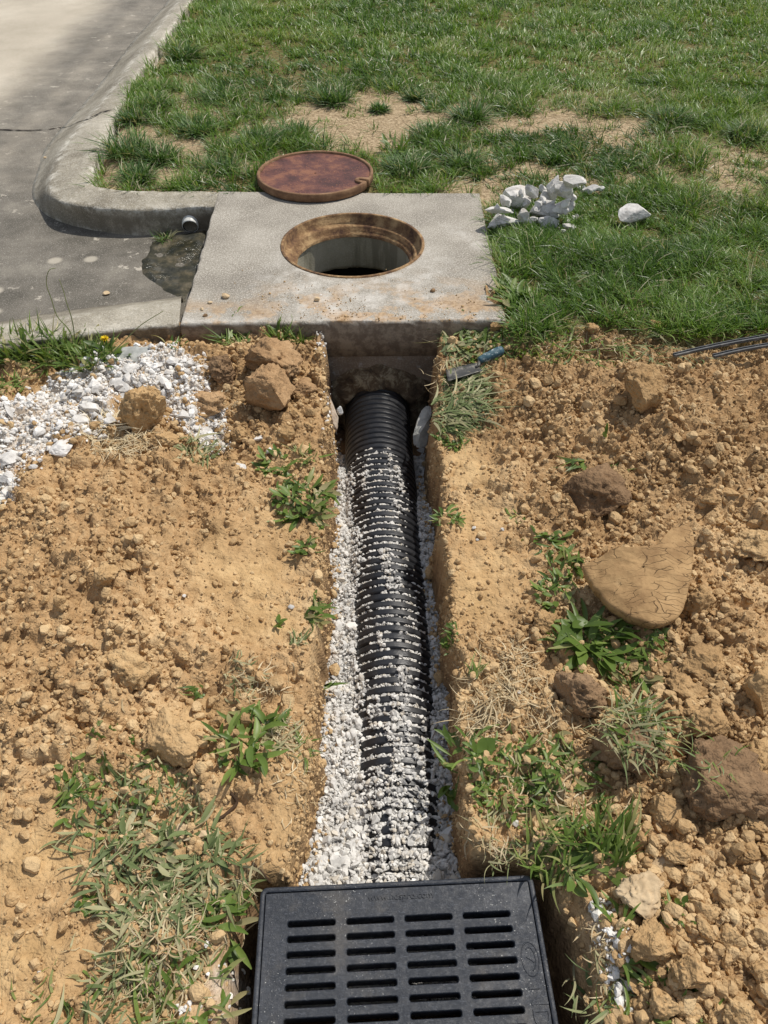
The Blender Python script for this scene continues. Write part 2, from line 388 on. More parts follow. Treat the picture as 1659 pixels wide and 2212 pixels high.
m = M('chamber_dark_concrete', .9, .2); m.color(m.ramp(m.noise(6, 5), [(.3, lin(40, 40, 34)), (.7, lin(64, 62, 54))])); m_chamber = m.m
m = M('mud_daub', .8, .3)
c = m.ramp(m.noise(20, 7, .75, dist=.6), [(.36, lin(66, 54, 42)), (.5, lin(104, 88, 68)), (.62, lin(164, 152, 126))])
m.color(c).bump(m.noise(60, 6, .75), .012, 1.0); m_daub = m.m

m = M('black_pipe_plastic', .34, .5)
dustp = m.rng(m.noise(46, 6, .8), .55, .78)
c = m.mix(m.math('MULTIPLY', dustp, .30), (.016, .017, .020, 1), (.22, .21, .20, 1)); m.color(c)
m.rough(m.rng(m.noise(30, 4), .35, .7, .28, .5)).bump(m.noise(160, 3), .0008, .5); m_pipe = m.m
m = M('white_drain_plastic', .4, .5); m.color(m.mix(m.rng(m.noise(30, 4), .5, .7), lin(216, 216, 210), lin(150, 146, 134))); m_white = m.m
m = M('grate_plastic', .45, .32)
sv = m.scalev((1, 3.2, 1)); 
scr = m.rng(m.noise(95, 4, .75, sv, dist=1.5), .50, .74)
c = m.mix(scr, (.019, .023, .031, 1), (.088, .097, .115, 1))
c = m.mix(m.math('MULTIPLY', m.rng(m.noise(5, 5, .7), .5, .7), .45), c, (.075, .080, .092, 1))
c = m.mix(m.math('MULTIPLY', m.rng(m.noise(300, 1, .5), .70, .76), m.rng(m.noise(6, 3), .5, .6)), c, (.4, .4, .38, 1))
c = m.mix(m.math('MULTIPLY', m.rng(m.noise(7, 6, .75), .50, .74), .30), c, lin(118, 110, 98))
m.color(c).rough(m.rng(m.noise(60, 5, .7), .35, .65, .36, .6)).bump(m.noise(150, 5, .75, dist=.5), .0016, .8); m_grate = m.m
m = M('basin_dark_plastic', .7, .3); m.color((.010, .010, .012, 1)); m_basin = m.m

def stone_mat(name, a, b, dust, useattr):
    m = M(name, .85, .3)
    f = m.noise(24, 5, .65); c = m.ramp(f, [(.34, a), (.6, b)])
    if useattr: c = m.mix(m.rng(m.attr('rnd'), .0, 1, 0, .75), c, m.ramp(m.attr('rnd'), [(0, a), (.18, lin(158, 156, 152)), (.35, b), (.85, lin(236, 233, 227)), (.93, lin(206, 196, 178)), (1.0, lin(176, 168, 156))]))
    else:
        oi = m.N.new('ShaderNodeObjectInfo'); c = m.mix(m.rng(oi.outputs['Random'], .5, 1, 0, .35), c, a)
    c = m.mix(m.math('MULTIPLY', m.rng(m.noise(9, 5, .7), .55, .68), dust), c, lin(196, 172, 140))
    m.color(c).bump(m.noise(75, 4, .6), .003, .7); return m.m
m_gravel = stone_mat('gravel_stone', lin(172, 170, 166), lin(212, 210, 205), .22, True)
m_limerock = stone_mat('white_limestone', lin(176, 173, 168), lin(224, 221, 216), .25, False)
m_limebit = stone_mat('white_limestone_bits', lin(200, 196, 190), lin(230, 228, 224), .2, True)
m_greyrock = stone_mat('grey_concrete_rubble', lin(128, 130, 126), lin(172, 174, 170), .35, False)
m_palestone = stone_mat('pale_fieldstone', lin(176, 152, 118), lin(208, 186, 152), .3, False)

def leaf_mat(name, stops, transl=.25, rough=.5):
    m = M(name, rough, .35)
    c = m.ramp(m.attr('rnd'), stops)
    c = m.mix(m.math('MULTIPLY', m.noise(60, 3), .35), c, stops[0][1])
    m.color(c)
    tr = m.N.new('ShaderNodeBsdfTranslucent'); m.L.new(m.mix(1.0, c, (1.25, 1.3, .7, 1), 'MULTIPLY'), tr.inputs[0])
    mx = m.N.new('ShaderNodeMixShader'); mx.inputs[0].default_value = transl
    m.L.new(m.b.outputs[0], mx.inputs[1]); m.L.new(tr.outputs[0], mx.inputs[2])
    m.L.new(mx.outputs[0], m.N['Material Output'].inputs['Surface']); return m.m
m_lawn = leaf_mat('lawn_blade', [(0, (.042, .095, .014, 1)), (.3, (.090, .178, .020, 1)), (.6, (.175, .290, .038, 1)), (.86, (.34, .43, .14, 1)), (.9, (.42, .37, .22, 1)), (1, (.60, .54, .36, 1))], .3, .38)
m_tuft = leaf_mat('tuft_blade', [(0, (.042, .092, .024, 1)), (.5, (.090, .175, .038, 1)), (.85, (.20, .30, .09, 1)), (.9, (.3, .28, .16, 1)), (1, (.5, .45, .3, 1))])
m_weed = leaf_mat('weed_leaf', [(0, (.060, .105, .020, 1)), (.5, (.140, .215, .040, 1)), (.85, (.24, .32, .08, 1)), (.93, (.34, .32, .14, 1)), (1, (.45, .38, .2, 1))], .28, .42)
m_wilt = leaf_mat('wilted_leaf', [(0, (.09, .125, .045, 1)), (.5, (.17, .215, .080, 1)), (.8, (.28, .30, .14, 1)), (1, (.52, .46, .28, 1))], .2, .6)
m_straw = leaf_mat('straw', [(0, (.26, .18, .09, 1)), (.5, (.52, .41, .24, 1)), (1, (.76, .65, .44, 1))], .1, .7)
m = M('root_twig', .9); m.color(lin(70, 54, 40)); m_twig = m.m
m = M('yellow_petal', .6); m.color((.85, .62, .01, 1)); m_yellow = m.m
m = M('trowel_steel', .5, .5); m.b.inputs['Metallic'].default_value = .35
m.color(m.mix(m.rng(m.noise(40, 5, .7), .45, .65), lin(70, 70, 68), lin(120, 116, 108))).bump(m.noise(120, 4), .001, .6); m_steel = m.m
m = M('trowel_handle_blue', .55, .4)
m.color(m.mix(m.rng(m.noise(45, 5, .75), .52, .64), lin(52, 84, 96), lin(178, 188, 188))).bump(m.noise(150, 3), .001, .6); m_blue = m.m
m = M('strip_dark_plastic', .5, .4); m.color(m.mix(m.rng(m.noise(30, 5), .5, .7), lin(74, 76, 78), lin(124, 122, 116))); m_strip = m.m

# ------------------------------------------------------------------ layout
SL = {'fl': U(388, 700, 0), 'fr': U(1096, 692, 0), 'br': U(1038, 417, 0), 'bl': U(470, 413, 0)}
back_px = [(474, 414), (400, 413), (280, 411), (222, 404), (198, 390), (205, 350), (222, 300), (272, 210), (320, 130), (400, 20), (437, -40)]
front_px = [(470, 446), (400, 447), (280, 452), (150, 440), (108, 412), (118, 365), (150, 300), (230, 210), (315, 95), (383, 5), (424, -55)]
bot_px = [(448, 500), (400, 502), (280, 508), (130, 478), (72, 430), (80, 370), (105, 310), (200, 200), (290, 85), (362, 3), (405, -60)]
ROADZ = -.135
def far_ext(L):
    L = [np.array(p[:], float) for p in L]; d = L[-1] - L[-2]; d /= np.linalg.norm(d)
    return L + [L[-1] + d * 2, L[-1] + d * 6, L[-1] + d * 30, L[-1] + d * 90]
K_back = spline(far_ext([U(*p, 0) for p in back_px]), 260)
K_front = spline(far_ext([U(*p, -.012) for p in front_px]), 260)
K_bot = spline(far_ext([U(*p, ROADZ) for p in bot_px]), 260)
n_in = [(393, 640), (300, 652), (130, 674), (0, 694), (-200, 724), (-500, 770)]
n_ti = [(391, 653), (300, 664), (130, 688), (0, 709), (-200, 742), (-500, 792)]
n_to = [(387, 701), (240, 714), (100, 731), (0, 748), (-200, 783), (-500, 838)]
N_in = spline([U(*p, ROADZ) for p in n_in], 120); N_ti = spline([U(*p, -.02) for p in n_ti], 120); N_to = spline([U(*p, -.02) for p in n_to], 120)

slab_poly = [SL['fl'], SL['fr'], SL['br'], SL['bl']]
# area under road, kerb and front kerb
K_mid = (K_back + K_front) / 2
N_mid = (N_ti + N_to) / 2
road_poly = [tuple(p[:2]) for p in K_mid] + [(-90, 90), (-90, 2.0)] + [tuple(p[:2]) for p in N_mid[::-1]] + [(SL['fl'].x + .02, SL['fl'].y + .05), (SL['bl'].x + .02, SL['bl'].y)]
# lawn area
soil_edge_px = [(1094, 705), (1085, 745), (1130, 752), (1200, 738), (1290, 722), (1380, 735), (1470, 748), (1560, 742), (1659, 735), (1900, 725), (2300, 715)]
soil_edge = [U(*p, -.06)[:2] for p in soil_edge_px]
lawn_poly = [tuple(p[:2]) for p in K_back[::-1]] + [tuple(SL['bl'][:2]), tuple(SL['br'][:2]), tuple(SL['fr'][:2])] + [tuple(p) for p in soil_edge] + [(30, 1.8), (90, 1.8), (90, 90)]
# grate frame
GZ = -.165
g_tl = U(563, 1918, GZ); g_tr = U(1150, 1890, GZ); gx = (g_tr - g_tl); GW = gx.length; gx.normalize(); gy = Vector((gx.y, -gx.x, 0))   # gy points to the camera side
g_c = g_tl + gx * GW / 2 + gy * GW / 2
def gl(p, q, z=0): v = g_c + gx * p + gy * q; return (v.x, v.y, GZ + z)
g_poly = [gl(s * GW / 2, t * GW / 2)[:2] for s, t in ((-1, -1), (1, -1), (1, 1), (-1, 1))]
hole_px = [(560, 1925), (700, 1890), (1000, 1880), (1165, 1885), (1192, 1945), (1222, 2010), (1248, 2120), (1256, 2230), (1290, 2500), (480, 2500), (505, 2230), (515, 2050), (540, 1960)]
hole_poly = [U(*p, -.17)[:2] for p in hole_px]

_a, _b = U(553, 377, .042), U(806, 377, .042); LIDC = ((_a.x + _b.x) / 2, (U(679, 324, .042).y + U(679, 421, .042).y) / 2, (_b - _a).length / 2)
rubble_px = [(120, 800), (245, 780), (360, 768), (440, 790), (452, 850), (470, 935), (400, 930), (345, 880), (300, 860), (265, 905), (235, 945), (180, 965), (110, 980), (70, 1015), (25, 1080), (-40, 1090), (-60, 930), (60, 860)]
rubble_poly = [U(*p, -.06)[:2] for p in rubble_px]
blobs = []                              # heaps: x, y, amp, sx, sy
def heap(u, v, amp, sx, sy): p = U(u, v, -.08); blobs.append((p.x, p.y, amp, sx, sy))
heap(330, 820, .06, .32, .16); heap(60, 960, .07, .35, .22); heap(200, 1150, .07, .40, .25); heap(120, 1450, .06, .30, .25)
heap(580, 800, .06, .13, .12); heap(1400, 850, .08, .38, .18); heap(1560, 980, .05, .3, .3); heap(1600, 1500, .07, .25, .30); heap(1560, 1950, .06, .22, .25)
heap(290, 1400, .035, .10, .08); heap(370, 1580, .03, .09, .06)
compact_e = [(540, 1230, .17, .16), (600, 1150, .10, .12), (560, 1340, .12, .10), (420, 1560, .09, .06), (640, 1750, .05, .22), (1050, 1260, .14, .20), (1040, 1130, .09, .10), (610, 1850, .06, .2), (1010, 1000, .10, .16), (80, 1850, .15, .12), (40, 2080, .16, .10), (180, 2040, .05, .08)]
compact_e = [(U(a, b, -.13)[0], U(a, b, -.13)[1], c, d) for a, b, c, d in compact_e]

def trench_edges(y):
    l = np.interp(y, [.40, .56, .70, .95, 1.4, 2.0, 2.25, 2.45], [-.215, -.185, -.162, -.160, -.165, -.180, -.205, -.225])
    r = np.interp(y, [.40, .56, .9, 1.5, 2.0, 2.25, 2.45], [.178, .172, .166, .162, .165, .18, .195])
    return l + .012 * vn(y * 7, y * 0, 31) + .006 * vn(y * 28, y * 0, 33), r + .010 * vn(y * 6, y * 0 + 5, 32) + .006 * vn(y * 25, y * 0, 34)
def trench_s(x, y):                     # signed distance, negative inside
    l, r = trench_edges(y)
    return np.maximum(np.maximum(l - x, x - r), np.maximum(.30 - y, y - 2.6))
def masks(x, y):
    s = trench_s(x, y)
    hole = polydist(x, y, hole_poly)
    lawn = -polydist(x, y, lawn_poly)
    comp = np.zeros_like(x)
    for a, b, c, d in compact_e: comp = np.maximum(comp, np.exp(-(((x - a) / c) ** 2 + ((y - b) / d) ** 2) ** 2))
    lip = np.exp(-np.clip(s, 0, 9) / .03) * (y < 2.3)
    return s, hole, lawn, comp, lip
def H(x, y, detail=True):
    x = np.asarray(x, float); y = np.asarray(y, float)
    s, hole, lawn, comp, lip = masks(x, y)
    z = np.interp(y, [-5, .3, .8, 1.5, 2.1, 2.35, 2.6], [-.18, -.18, -.165, -.145, -.12, -.10, -.03])
    z = np.where(x < -.6, np.interp(y, [-5, .3, .8, 1.5, 2.1, 2.4, 2.6], [-.18, -.17, -.15, -.12, -.10, -.10, -.10]), z)
    tr = sstep(.04, .28, s) * sstep(.03, .15, hole)
    for a, b, amp, sx, sy in blobs: z = z + amp * np.exp(-((x - a) / sx) ** 2 - ((y - b) / sy) ** 2) * tr
    L = sstep(-.02, .06, lawn)
    z = z * (1 - L) + L * (-.028 + .012 * vn(x * 1.3, y * 1.3, 3))
    z = np.where(y > 14, -.03, z)
    if detail:
        near = (y < 2.75) & (np.abs(x) < 3.2) & (L < .99)
        if near.any():
            X = x[near]; Y = y[near]; k = (1 - L[near]) * (1 - .72 * np.clip(comp[near] + .6 * lip[near], 0, 1))
            wx = X + .012 * vn(X * 30, Y * 30, 71); wy = Y + .012 * vn(X * 30, Y * 30, 72)
            d = np.zeros_like(X)
            for f, a, th, sd in ((9, .026, .62, 1), (19, .020, .5, 2), (37, .0125, .45, 3), (75, .007, .38, 4)):
                F1, cid = worley(wx * f, wy * f, sd); dens = sstep(th - .35, th + .2, cid)
                d += a * dens * np.clip(1 - (F1 / .60) ** 3, 0, 1) ** .6
            d += .012 * fbm(X * 6, Y * 6, 40, 4) + .004 * fbm(X * 60, Y * 60, 45, 2)
            zz = z[near] + d * k + (1 - k) * (.006 * fbm(X * 7, Y * 7, 50, 4) + .0012 * vn(X * 90, Y * 90, 51)) * (1 - L[near])
            z = z.copy(); z[near] = zz
    # trench and basin hole
    bed = -.47
    tw = sstep(.030, -.014, s + ((.008 * vn(x * 50, y * 50, 61) + .012 * fbm(x * 14, y * 14, 63, 2)) if detail else 0)) ** 1.6
    hw = sstep(.05, -.055, hole + (.012 * vn(x * 14, y * 14, 62) if detail else 0))
    z = z * (1 - tw) + bed * tw
    z = np.where(hw > 0, np.minimum(z, z * (1 - hw) + -.42 * hw), z)
    # ground sinks under the road, the kerbs and the inlet box
    rd = polydist(x, y, road_poly); z = np.where(rd < 0.0, np.minimum(z, -.30), z)
    return z
def Hs(x, y): return H(np.array([x]), np.array([y]))[0]

bare = [(820, 225, .42, .26), (745, 290, .25, .18), (1180, 268, .75, .16), (870, 270, .3, .2), (440, 330, .28, .10), (400, 398, .75, .05), (640, 395, .1, .1), (960, 400, .42, .08), (1330, 290, .3, .12), (1500, 380, .3, .06), (350, 175, .12, .10), (300, 300, .1, .25), (345, 130, .06, .5), (1060, 440, .06, .12)]
bare = [(U(a, b, -.03)[0], U(a, b, -.03)[1], c, d) for a, b, c, d in bare]
def dens_at(x_, y_):
    d = np.ones_like(x_)
    nb = .25 * fbm(x_ * 6, y_ * 6, 119, 3); x_, y_ = x_ + nb * .5, y_ + nb
    for a, b, c, e in bare: d *= 1 - .93 * np.exp(-(((x_ - a) / (c * .86)) ** 2 + ((y_ - b) / e) ** 2) ** 2 + 0)
    sparse = sstep(6.0, 4.6, y_) * sstep(3.3, 3.8, y_) * .88
    return d * (1 - sparse * sstep(.10, -.12, fbm(x_ * 2.6, y_ * 3.4, 120, 3)) * sstep(1.6, -.2, x_ * .5 - .2)) * (1 - .3 * sstep(.1, -.3, fbm(x_ * 1.1, y_ * 1.1, 121, 3)))

# ------------------------------------------------------------------ ground: one sheet to the horizon
def axis(fine0, fine1, step, far0, far1):
    a = list(np.arange(fine0, fine1 + 1e-6, step)); d = step
    q = a[-1]
    while q < far1: d = min(d * 1.13, 6); q += d; a.append(q)
    d = step; q = a[0]; pre = []
    while q > far0: d = min(d * 1.13, 6); q -= d; pre.append(q)
    return np.array(pre[::-1] + a)
xs = axis(-1.75, 1.75, .0062, -85, 85); ys = axis(-.12, 2.62, .0062, -12, 88)
XX, YY = np.meshgrid(xs, ys); x = XX.ravel(); y = YY.ravel()
z = H(x, y)
gV = np.stack([x, y, z], 1); gF = grid_faces(len(ys), len(xs))
cx = (x[gF[:, 0]] + x[gF[:, 2]]) / 2; cy = (y[gF[:, 0]] + y[gF[:, 2]]) / 2
ins = [(SL['fl'].x + .06, SL['fl'].y + .06), (SL['fr'].x - .06, SL['fr'].y + .06), (SL['br'].x - .06, SL['br'].y - .06), (SL['bl'].x + .06, SL['bl'].y - .06)]
gF = gF[~inpoly(cx, cy, ins)]
s, hole, lawn, comp, lip = masks(x, y)
comp = comp * (.6 + .4 * vn(x * 12, y * 12, 90))
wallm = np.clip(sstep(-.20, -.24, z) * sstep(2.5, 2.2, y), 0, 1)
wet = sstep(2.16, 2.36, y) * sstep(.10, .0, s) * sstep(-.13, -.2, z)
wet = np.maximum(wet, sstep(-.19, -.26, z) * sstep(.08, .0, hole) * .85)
lime = sstep(.01, -.03, polydist(x, y, rubble_poly) + .05 * vn(x * 9, y * 9, 91)) * (.75 + .25 * vn(x * 30, y * 30, 92))
LMS = [(475, 2120, .03, .05), (1300, 2000, .02, .03), (720, 880, .02, .07), (700, 760, .02, .05)]
for a, b, c, d in LMS:
    P_ = U(a, b, -.14); lime = np.maximum(lime, .9 * np.exp(-((x - P_.x) / c) ** 2 - ((y - P_.y) / d) ** 2) * (.6 + .4 * vn(x * 50, y * 50, 93)))
lawnm = sstep(-.03, .05, lawn + .03 * vn(x * 8, y * 8, 94)); farm = sstep(9.5, 12, y) * (lawn > 0)
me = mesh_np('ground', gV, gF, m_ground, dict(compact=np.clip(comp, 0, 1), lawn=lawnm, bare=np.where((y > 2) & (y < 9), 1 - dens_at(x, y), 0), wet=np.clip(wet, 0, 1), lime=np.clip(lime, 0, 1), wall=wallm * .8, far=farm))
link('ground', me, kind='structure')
def bvh(V, F): return BVHTree.FromPolygons(V.tolist(), F.tolist())
keep = (np.abs(cx[~inpoly(cx, cy, ins)]) < 6) & (cy[~inpoly(cx, cy, ins)] < 14)
TREES = [bvh(gV, gF[keep])]
def hit(u, v):
    d = Vector(ray(u, v)).normalized(); best = None
    for t in TREES:
        h = t.ray_cast(Vector((0, 0, CAM_H)), d)
        if h[0] is not None and (best is None or h[3] < best[3]): best = h
    return best[0] if best else U(u, v, -.1)

# ------------------------------------------------------------------ road and kerbs
xr = axis(-2.9, -.65, .03, -80, 1.0); yr = axis(2.3, 5.0, .03, 1.2, 85)
XR, YR = np.meshgrid(xr, yr); a = XR.ravel(); b = YR.ravel(); rF = grid_faces(len(yr), len(xr))
rp = [tuple(p[:2]) for p in ((K_front * .5 + K_bot * .5))] + [(-80, 88), (-80, 2.2)] + [tuple(p[:2]) for p in ((N_in + N_ti) / 2)[::-1]] + [(SL['fl'].x + .05, 2.6), (SL['bl'].x + .05, SL['bl'].y)]
ca_ = (a[rF[:, 0]] + a[rF[:, 2]]) / 2; cb_ = (b[rF[:, 0]] + b[rF[:, 2]]) / 2
rF = rF[polydist(ca_, cb_, rp) < .05]
kd = linedist(a, b, K_bot)
dirty = sstep(1.0, .30, kd) * .8 - .12 * sstep(.12, .0, np.abs(kd - .22)); dirty = np.maximum(dirty, sstep(5.2, 3.6, b) * .95)
rV = np.stack([a, b, ROADZ + .004 * vn(a * 2, b * 2, 6) - .03 * sstep(.5, 0, np.hypot((a + .86) / .8, (b - 2.95) / 1.2)) + .10 * sstep(1.0, 5.0, np.abs(kd)) * 0], 1)
def roadz(x_, y_): return ROADZ + .004 * float(vn(np.array([x_ * 2]), np.array([y_ * 2]), 6)[0]) - .03 * float(sstep(.5, 0, math.hypot((x_ + .86) / .8, (y_ - 2.95) / 1.2)))
link('road', mesh_np('road', rV, rF, m_road, dict(dirty=dirty, rings=sstep(3.9, 3.2, b))), kind='structure')
TREES.append(bvh(rV, rF))

def kerb_mesh(rows, dirts, edges, seed):
    V, F = loft(rows); n = len(rows[0])
    nz = fbm(V[:, 0] * 14, V[:, 1] * 14, seed, 3, V[:, 2] * 14) * .005
    V = V.copy(); V[:, 2] += nz; V[:, 1] += nz * .8
    return V, F, np.repeat(dirts, n), np.repeat(edges, n)
def bl(A, B, t, dz=0): r = A * (1 - t) + B * t; r = r.copy(); r[:, 2] += dz; return r
down = K_back.copy(); down[:, 2] = -.28
kb2 = K_bot.copy(); kb2[:, 2] -= .06
rows = [down, K_back + [0, 0, -.006], bl(K_back, K_front, .06, .003), bl(K_back, K_front, .35, .004), bl(K_back, K_front, .7, .003), bl(K_back, K_front, .9, .0), K_front + [0, 0, -.004],
        bl(K_front, K_bot, .14, -.001), bl(K_front, K_bot, .32, -.002), bl(K_front, K_bot, .6, -.006), bl(K_front, K_bot, .82, -.008), K_bot, kb2]
kV, kF, kd_, ke_ = kerb_mesh(rows, [0, 0, 0, 0, 0, .1, .2, .5, .9, 1, 1, .7, .8], [1, 1, .6, .1, .1, .4, .9, .4, 0, 0, .1, .5, 0], 5)
shadeK = np.tile(sstep(60, 30, np.arange(260)), len(rows))  # shade on the camera-facing stretch, painted into the kerb colour along with dirt
link('kerb', mesh_np('kerb', kV, kF, m_kerb, dict(dirt=kd_ * (.35 + .65 * shadeK), edge=ke_)), kind='structure')
TREES.append(bvh(kV, kF))
Nd = N_to.copy(); Nd[:, 2] = -.32; Ni = N_in.copy(); Ni[:, 2] -= .04
rows = [Ni, N_in, bl(N_in, N_ti, .5, .004), bl(N_in, N_ti, .85, .003), N_ti, bl(N_ti, N_to, .5, .002), bl(N_ti, N_to, .93, .001), N_to + [0, 0, -.004], bl(N_to, Nd, .05), bl(N_to, Nd, .3), bl(N_to, Nd, .6), Nd]
for q in (0, 1, 2, 3, 4, 5, 6, 7, 8, 9, 10, 11): rows[q] = rows[q] + np.array([0, .012 * 0, 0])
rows[9][:, 1] += .012 * vn(rows[9][:, 0] * 20, rows[9][:, 0] * 0, 8); rows[8][:, 1] += .006 * vn(rows[8][:, 0] * 30, rows[8][:, 0] * 0, 9)
nV, nF, nd_, ne_ = kerb_mesh(rows, [1, .9, .6, .2, .1, 0, 0, .2, 1, 1, 1, 1], [0, 0, 0, .1, .3, .1, .5, .8, 0, 0, 0, 0], 15)
link('kerb', mesh_np('front_kerb', nV, nF, m_kerb, dict(dirt=nd_, edge=ne_)), kind='structure')
TREES.append(bvh(nV, nF))

# cracks, as thin dark grooves lying on the concrete
def ribbon(name, pts, w0, seed):
    P = [hit(*p) for p in pts]; S_ = spline(P, 90); r = np.random.default_rng(seed); n = len(S_)
    S_[:, 1] += .006 * fbm(np.arange(n) * .35, np.zeros(n), seed, 3)
    S_[:, 0] += .004 * fbm(np.arange(n) * .35, np.zeros(n) + 4, seed, 3)
    d = np.gradient(S_, axis=0); nn = np.stack([-d[:, 1], d[:, 0], d[:, 2] * 0], 1); nn /= np.linalg.norm(nn, axis=1)[:, None] + 1e-9
    wv_ = w0 * (.55 + .45 * vn(np.arange(n) * .5, np.zeros(n), seed))[:, None]; up = np.array([0, 0, .0045])
    V, F = loft([S_ - nn * wv_ + up, S_ + nn * wv_ + up]); return mesh_np(name, V, F, m_crack, smooth=False)
link('kerb_crack', ribbon('crack', [(-60, 280), (0, 281), (50, 283), (100, 281), (132, 276), (160, 268), (195, 256), (222, 243), (250, 237)], .0095, 3), kind='structure')

# ------------------------------------------------------------------ inlet box with manhole
inlet = empty('storm_drain_inlet', ((SL['fl'].x + SL['fr'].x) / 2, SL['fl'].y, 0), 'grey concrete inlet box with a square top slab and an open round manhole', 'storm drain')
WORLD_LOC = {}
def child(name, me, parent, label=None):
    """mesh data is in world space; parents are unrotated empties or unmoved meshes"""
    o = bpy.data.objects.new(name, me); COL.objects.link(o); o.parent = parent
    if parent.type == 'EMPTY': o.matrix_parent_inverse = Matrix.Translation(parent.location).inverted()
    if label: o['label'] = label
    return o
hc = (U(611, 530, 0) + U(912, 530, 0)) / 2; top_ = U(761, 464, 0); bo_ = U(761, 597, 0)
HR = ((U(912, 527, 0) - U(611, 527, 0)).length / 2 + (top_.y - bo_.y) / 2) / 2; hc = Vector((hc.x, (top_.y + bo_.y) / 2, 0))
NA = 256
ang = np.arange(NA) / NA * 2 * math.pi
def circ(r, z, c=hc, wob=0, seed=1):
    rr = r + (wob * fbm(np.cos(ang) * 5, np.sin(ang) * 5, seed, 4) if wob else 0)
    return np.stack([c.x + rr * np.cos(ang), c.y + rr * np.sin(ang), np.full(NA, z)], 1)
def rect_hit(corners, c):
    out = []
    for t in ang:
        d = np.array([math.cos(t), math.sin(t)]); best = 9
        for i in range(4):
            p = np.array(corners[i][:2]) - np.array(c[:2]); q = np.array(corners[(i + 1) % 4][:2]) - np.array(c[:2]); e = q - p
            den = d[0] * e[1] - d[1] * e[0]
            if abs(den) < 1e-9: continue
            tt = (p[0] * e[1] - p[1] * e[0]) / den; ss = (p[0] * d[1] - p[1] * d[0]) / den
            if tt > 0 and -1e-6 <= ss <= 1 + 1e-6: best = min(best, tt)
        out.append([c[0] + d[0] * best, c[1] + d[1] * best, 0])
    return np.array(out)
outer = rect_hit(slab_poly, hc)
# snap nearest samples to the true corners so the slab keeps its corners
for cpt in slab_poly:
    i = np.argmin(np.hypot(outer[:, 0] - cpt.x, outer[:, 1] - cpt.y)); outer[i, :2] = cpt[:2]
inner = circ(HR + .004, 0)
rings = []
for t in np.linspace(0, 1, 34) ** .9:
    p = inner * (1 - t) + outer * t; rings.append(p)
rings = [p.copy() for p in rings]
cen = np.array([hc.x, hc.y, 0])
def inset(p, d):
    d = np.asarray(d); v = p - cen; L = np.linalg.norm(v[:, :2], axis=1)[:, None]; q = p.copy(); q[:, :2] -= v[:, :2] / L * d; return q
chip = .016 * np.clip(fbm(outer[:, 0] * 22, outer[:, 1] * 22, 12, 4) + .08, 0, 1)[:, None]
edge0 = outer.copy()
rings[-1] = inset(outer, .009) - np.hstack([chip * 0, chip * 0, chip * .2])
outer = outer - np.array([0, 1, 0]) * 0; e1 = inset(outer, .003 + chip * .6); e1[:, 2] = -.0035 - chip[:, 0]; e2 = outer.copy(); e2[:, 2] = -.010 - chip[:, 0] * 2
e3 = outer.copy(); e3[:, 2] = -.06; e4 = outer.copy(); e4[:, 2] = -.15; e5 = inset(outer, .01); e5[:, 2] = -.15
V, F = loft([np.concatenate([inner[:, :2], np.full((NA, 1), -.14)], 1)] + rings + [e1, e2, e3, e4, e5], True)
V = V.copy(); V[:, 2] += np.where(V[:, 2] > -.02, .0025 * fbm(V[:, 0] * 3, V[:, 1] * 3, 22, 3), 0)
yf = SL['fl'].y
topm = sstep(-.012, -.004, V[:, 2]); fr = sstep(.46, .05, V[:, 1] - yf) * sstep(-.62, -.3, V[:, 0]) * sstep(.62, .3, V[:, 0] - .0); fr = np.maximum(fr, .8 * sstep(.25, .05, V[:, 1] - yf) * (V[:, 0] < .4))
pale = np.maximum(sstep(.10, .0, V[:, 1] - yf), np.exp(-(((V[:, 0] - .42) * .8 + (V[:, 1] - 3.1) * .6) / .05) ** 2 - (((V[:, 0] - .42) * .6 - (V[:, 1] - 3.1) * .8) / .22) ** 2))
pale = np.maximum(pale, .75 * sstep(.55, .2, np.hypot(V[:, 0] + .1, V[:, 1] - 2.75)))
dirt = np.where(V[:, 2] < -.008, 1.0, 0.0)
child('top_slab', mesh_np('top_slab', V, F, m_slab, dict(front=fr * topm, pale=pale * topm, dirt=dirt)), inlet)
TREES.append(bvh(V, F))
# walls of the box under the slab
wo = inset(outer, .002); wi = inset(outer, .15)
def atz(p, z): q = p.copy(); q[:, 2] = z; return q
W_, WF = loft([atz(inset(wo, .004 * vn(outer[:, :1] * 14, outer[:, 1:2] * 0 + z_ * 30, 17)), z_) for z_ in (-.149, -.18, -.21, -.24, -.27, -.30, -.34, -.4, -.5, -.75)], True)
# leave the kerb inlet throat on the left side open
ctr = W_[WF].mean(1); thr = (ctr[:, 0] < SL['fl'].x + .12) & (ctr[:, 1] > yf + .12) & (ctr[:, 1] < yf + 1.0) & (ctr[:, 2] > -.26)
child('outer_wall', mesh_np('outer_wall', W_, WF[~thr], m_wall), inlet)
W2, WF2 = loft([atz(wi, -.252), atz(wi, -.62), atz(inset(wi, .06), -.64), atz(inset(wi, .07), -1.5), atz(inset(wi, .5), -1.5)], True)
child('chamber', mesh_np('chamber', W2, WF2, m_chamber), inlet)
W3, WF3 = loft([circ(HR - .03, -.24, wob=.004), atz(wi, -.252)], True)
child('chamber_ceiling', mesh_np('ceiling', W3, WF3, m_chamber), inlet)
prof = [(HR + .014, -.012), (HR + .013, .0035), (HR + .002, .0045), (HR, .001), (HR - .004, -.034), (HR - .012, -.040), (HR - .026, -.042), (HR - .030, -.046), (HR - .034, -.062), (HR - .046, -.070), (HR - .050, -.076), (HR - .052, -.084)]
fV, fF = loft([circ(r_, z_, wob=.0022 if k > 3 else .0006, seed=k + 3) for k, (r_, z_) in enumerate(prof)], True)
child('manhole_frame', mesh_np('manhole_frame', fV, fF, m_frame), inlet, 'rusty iron ring coated in tan dirt')
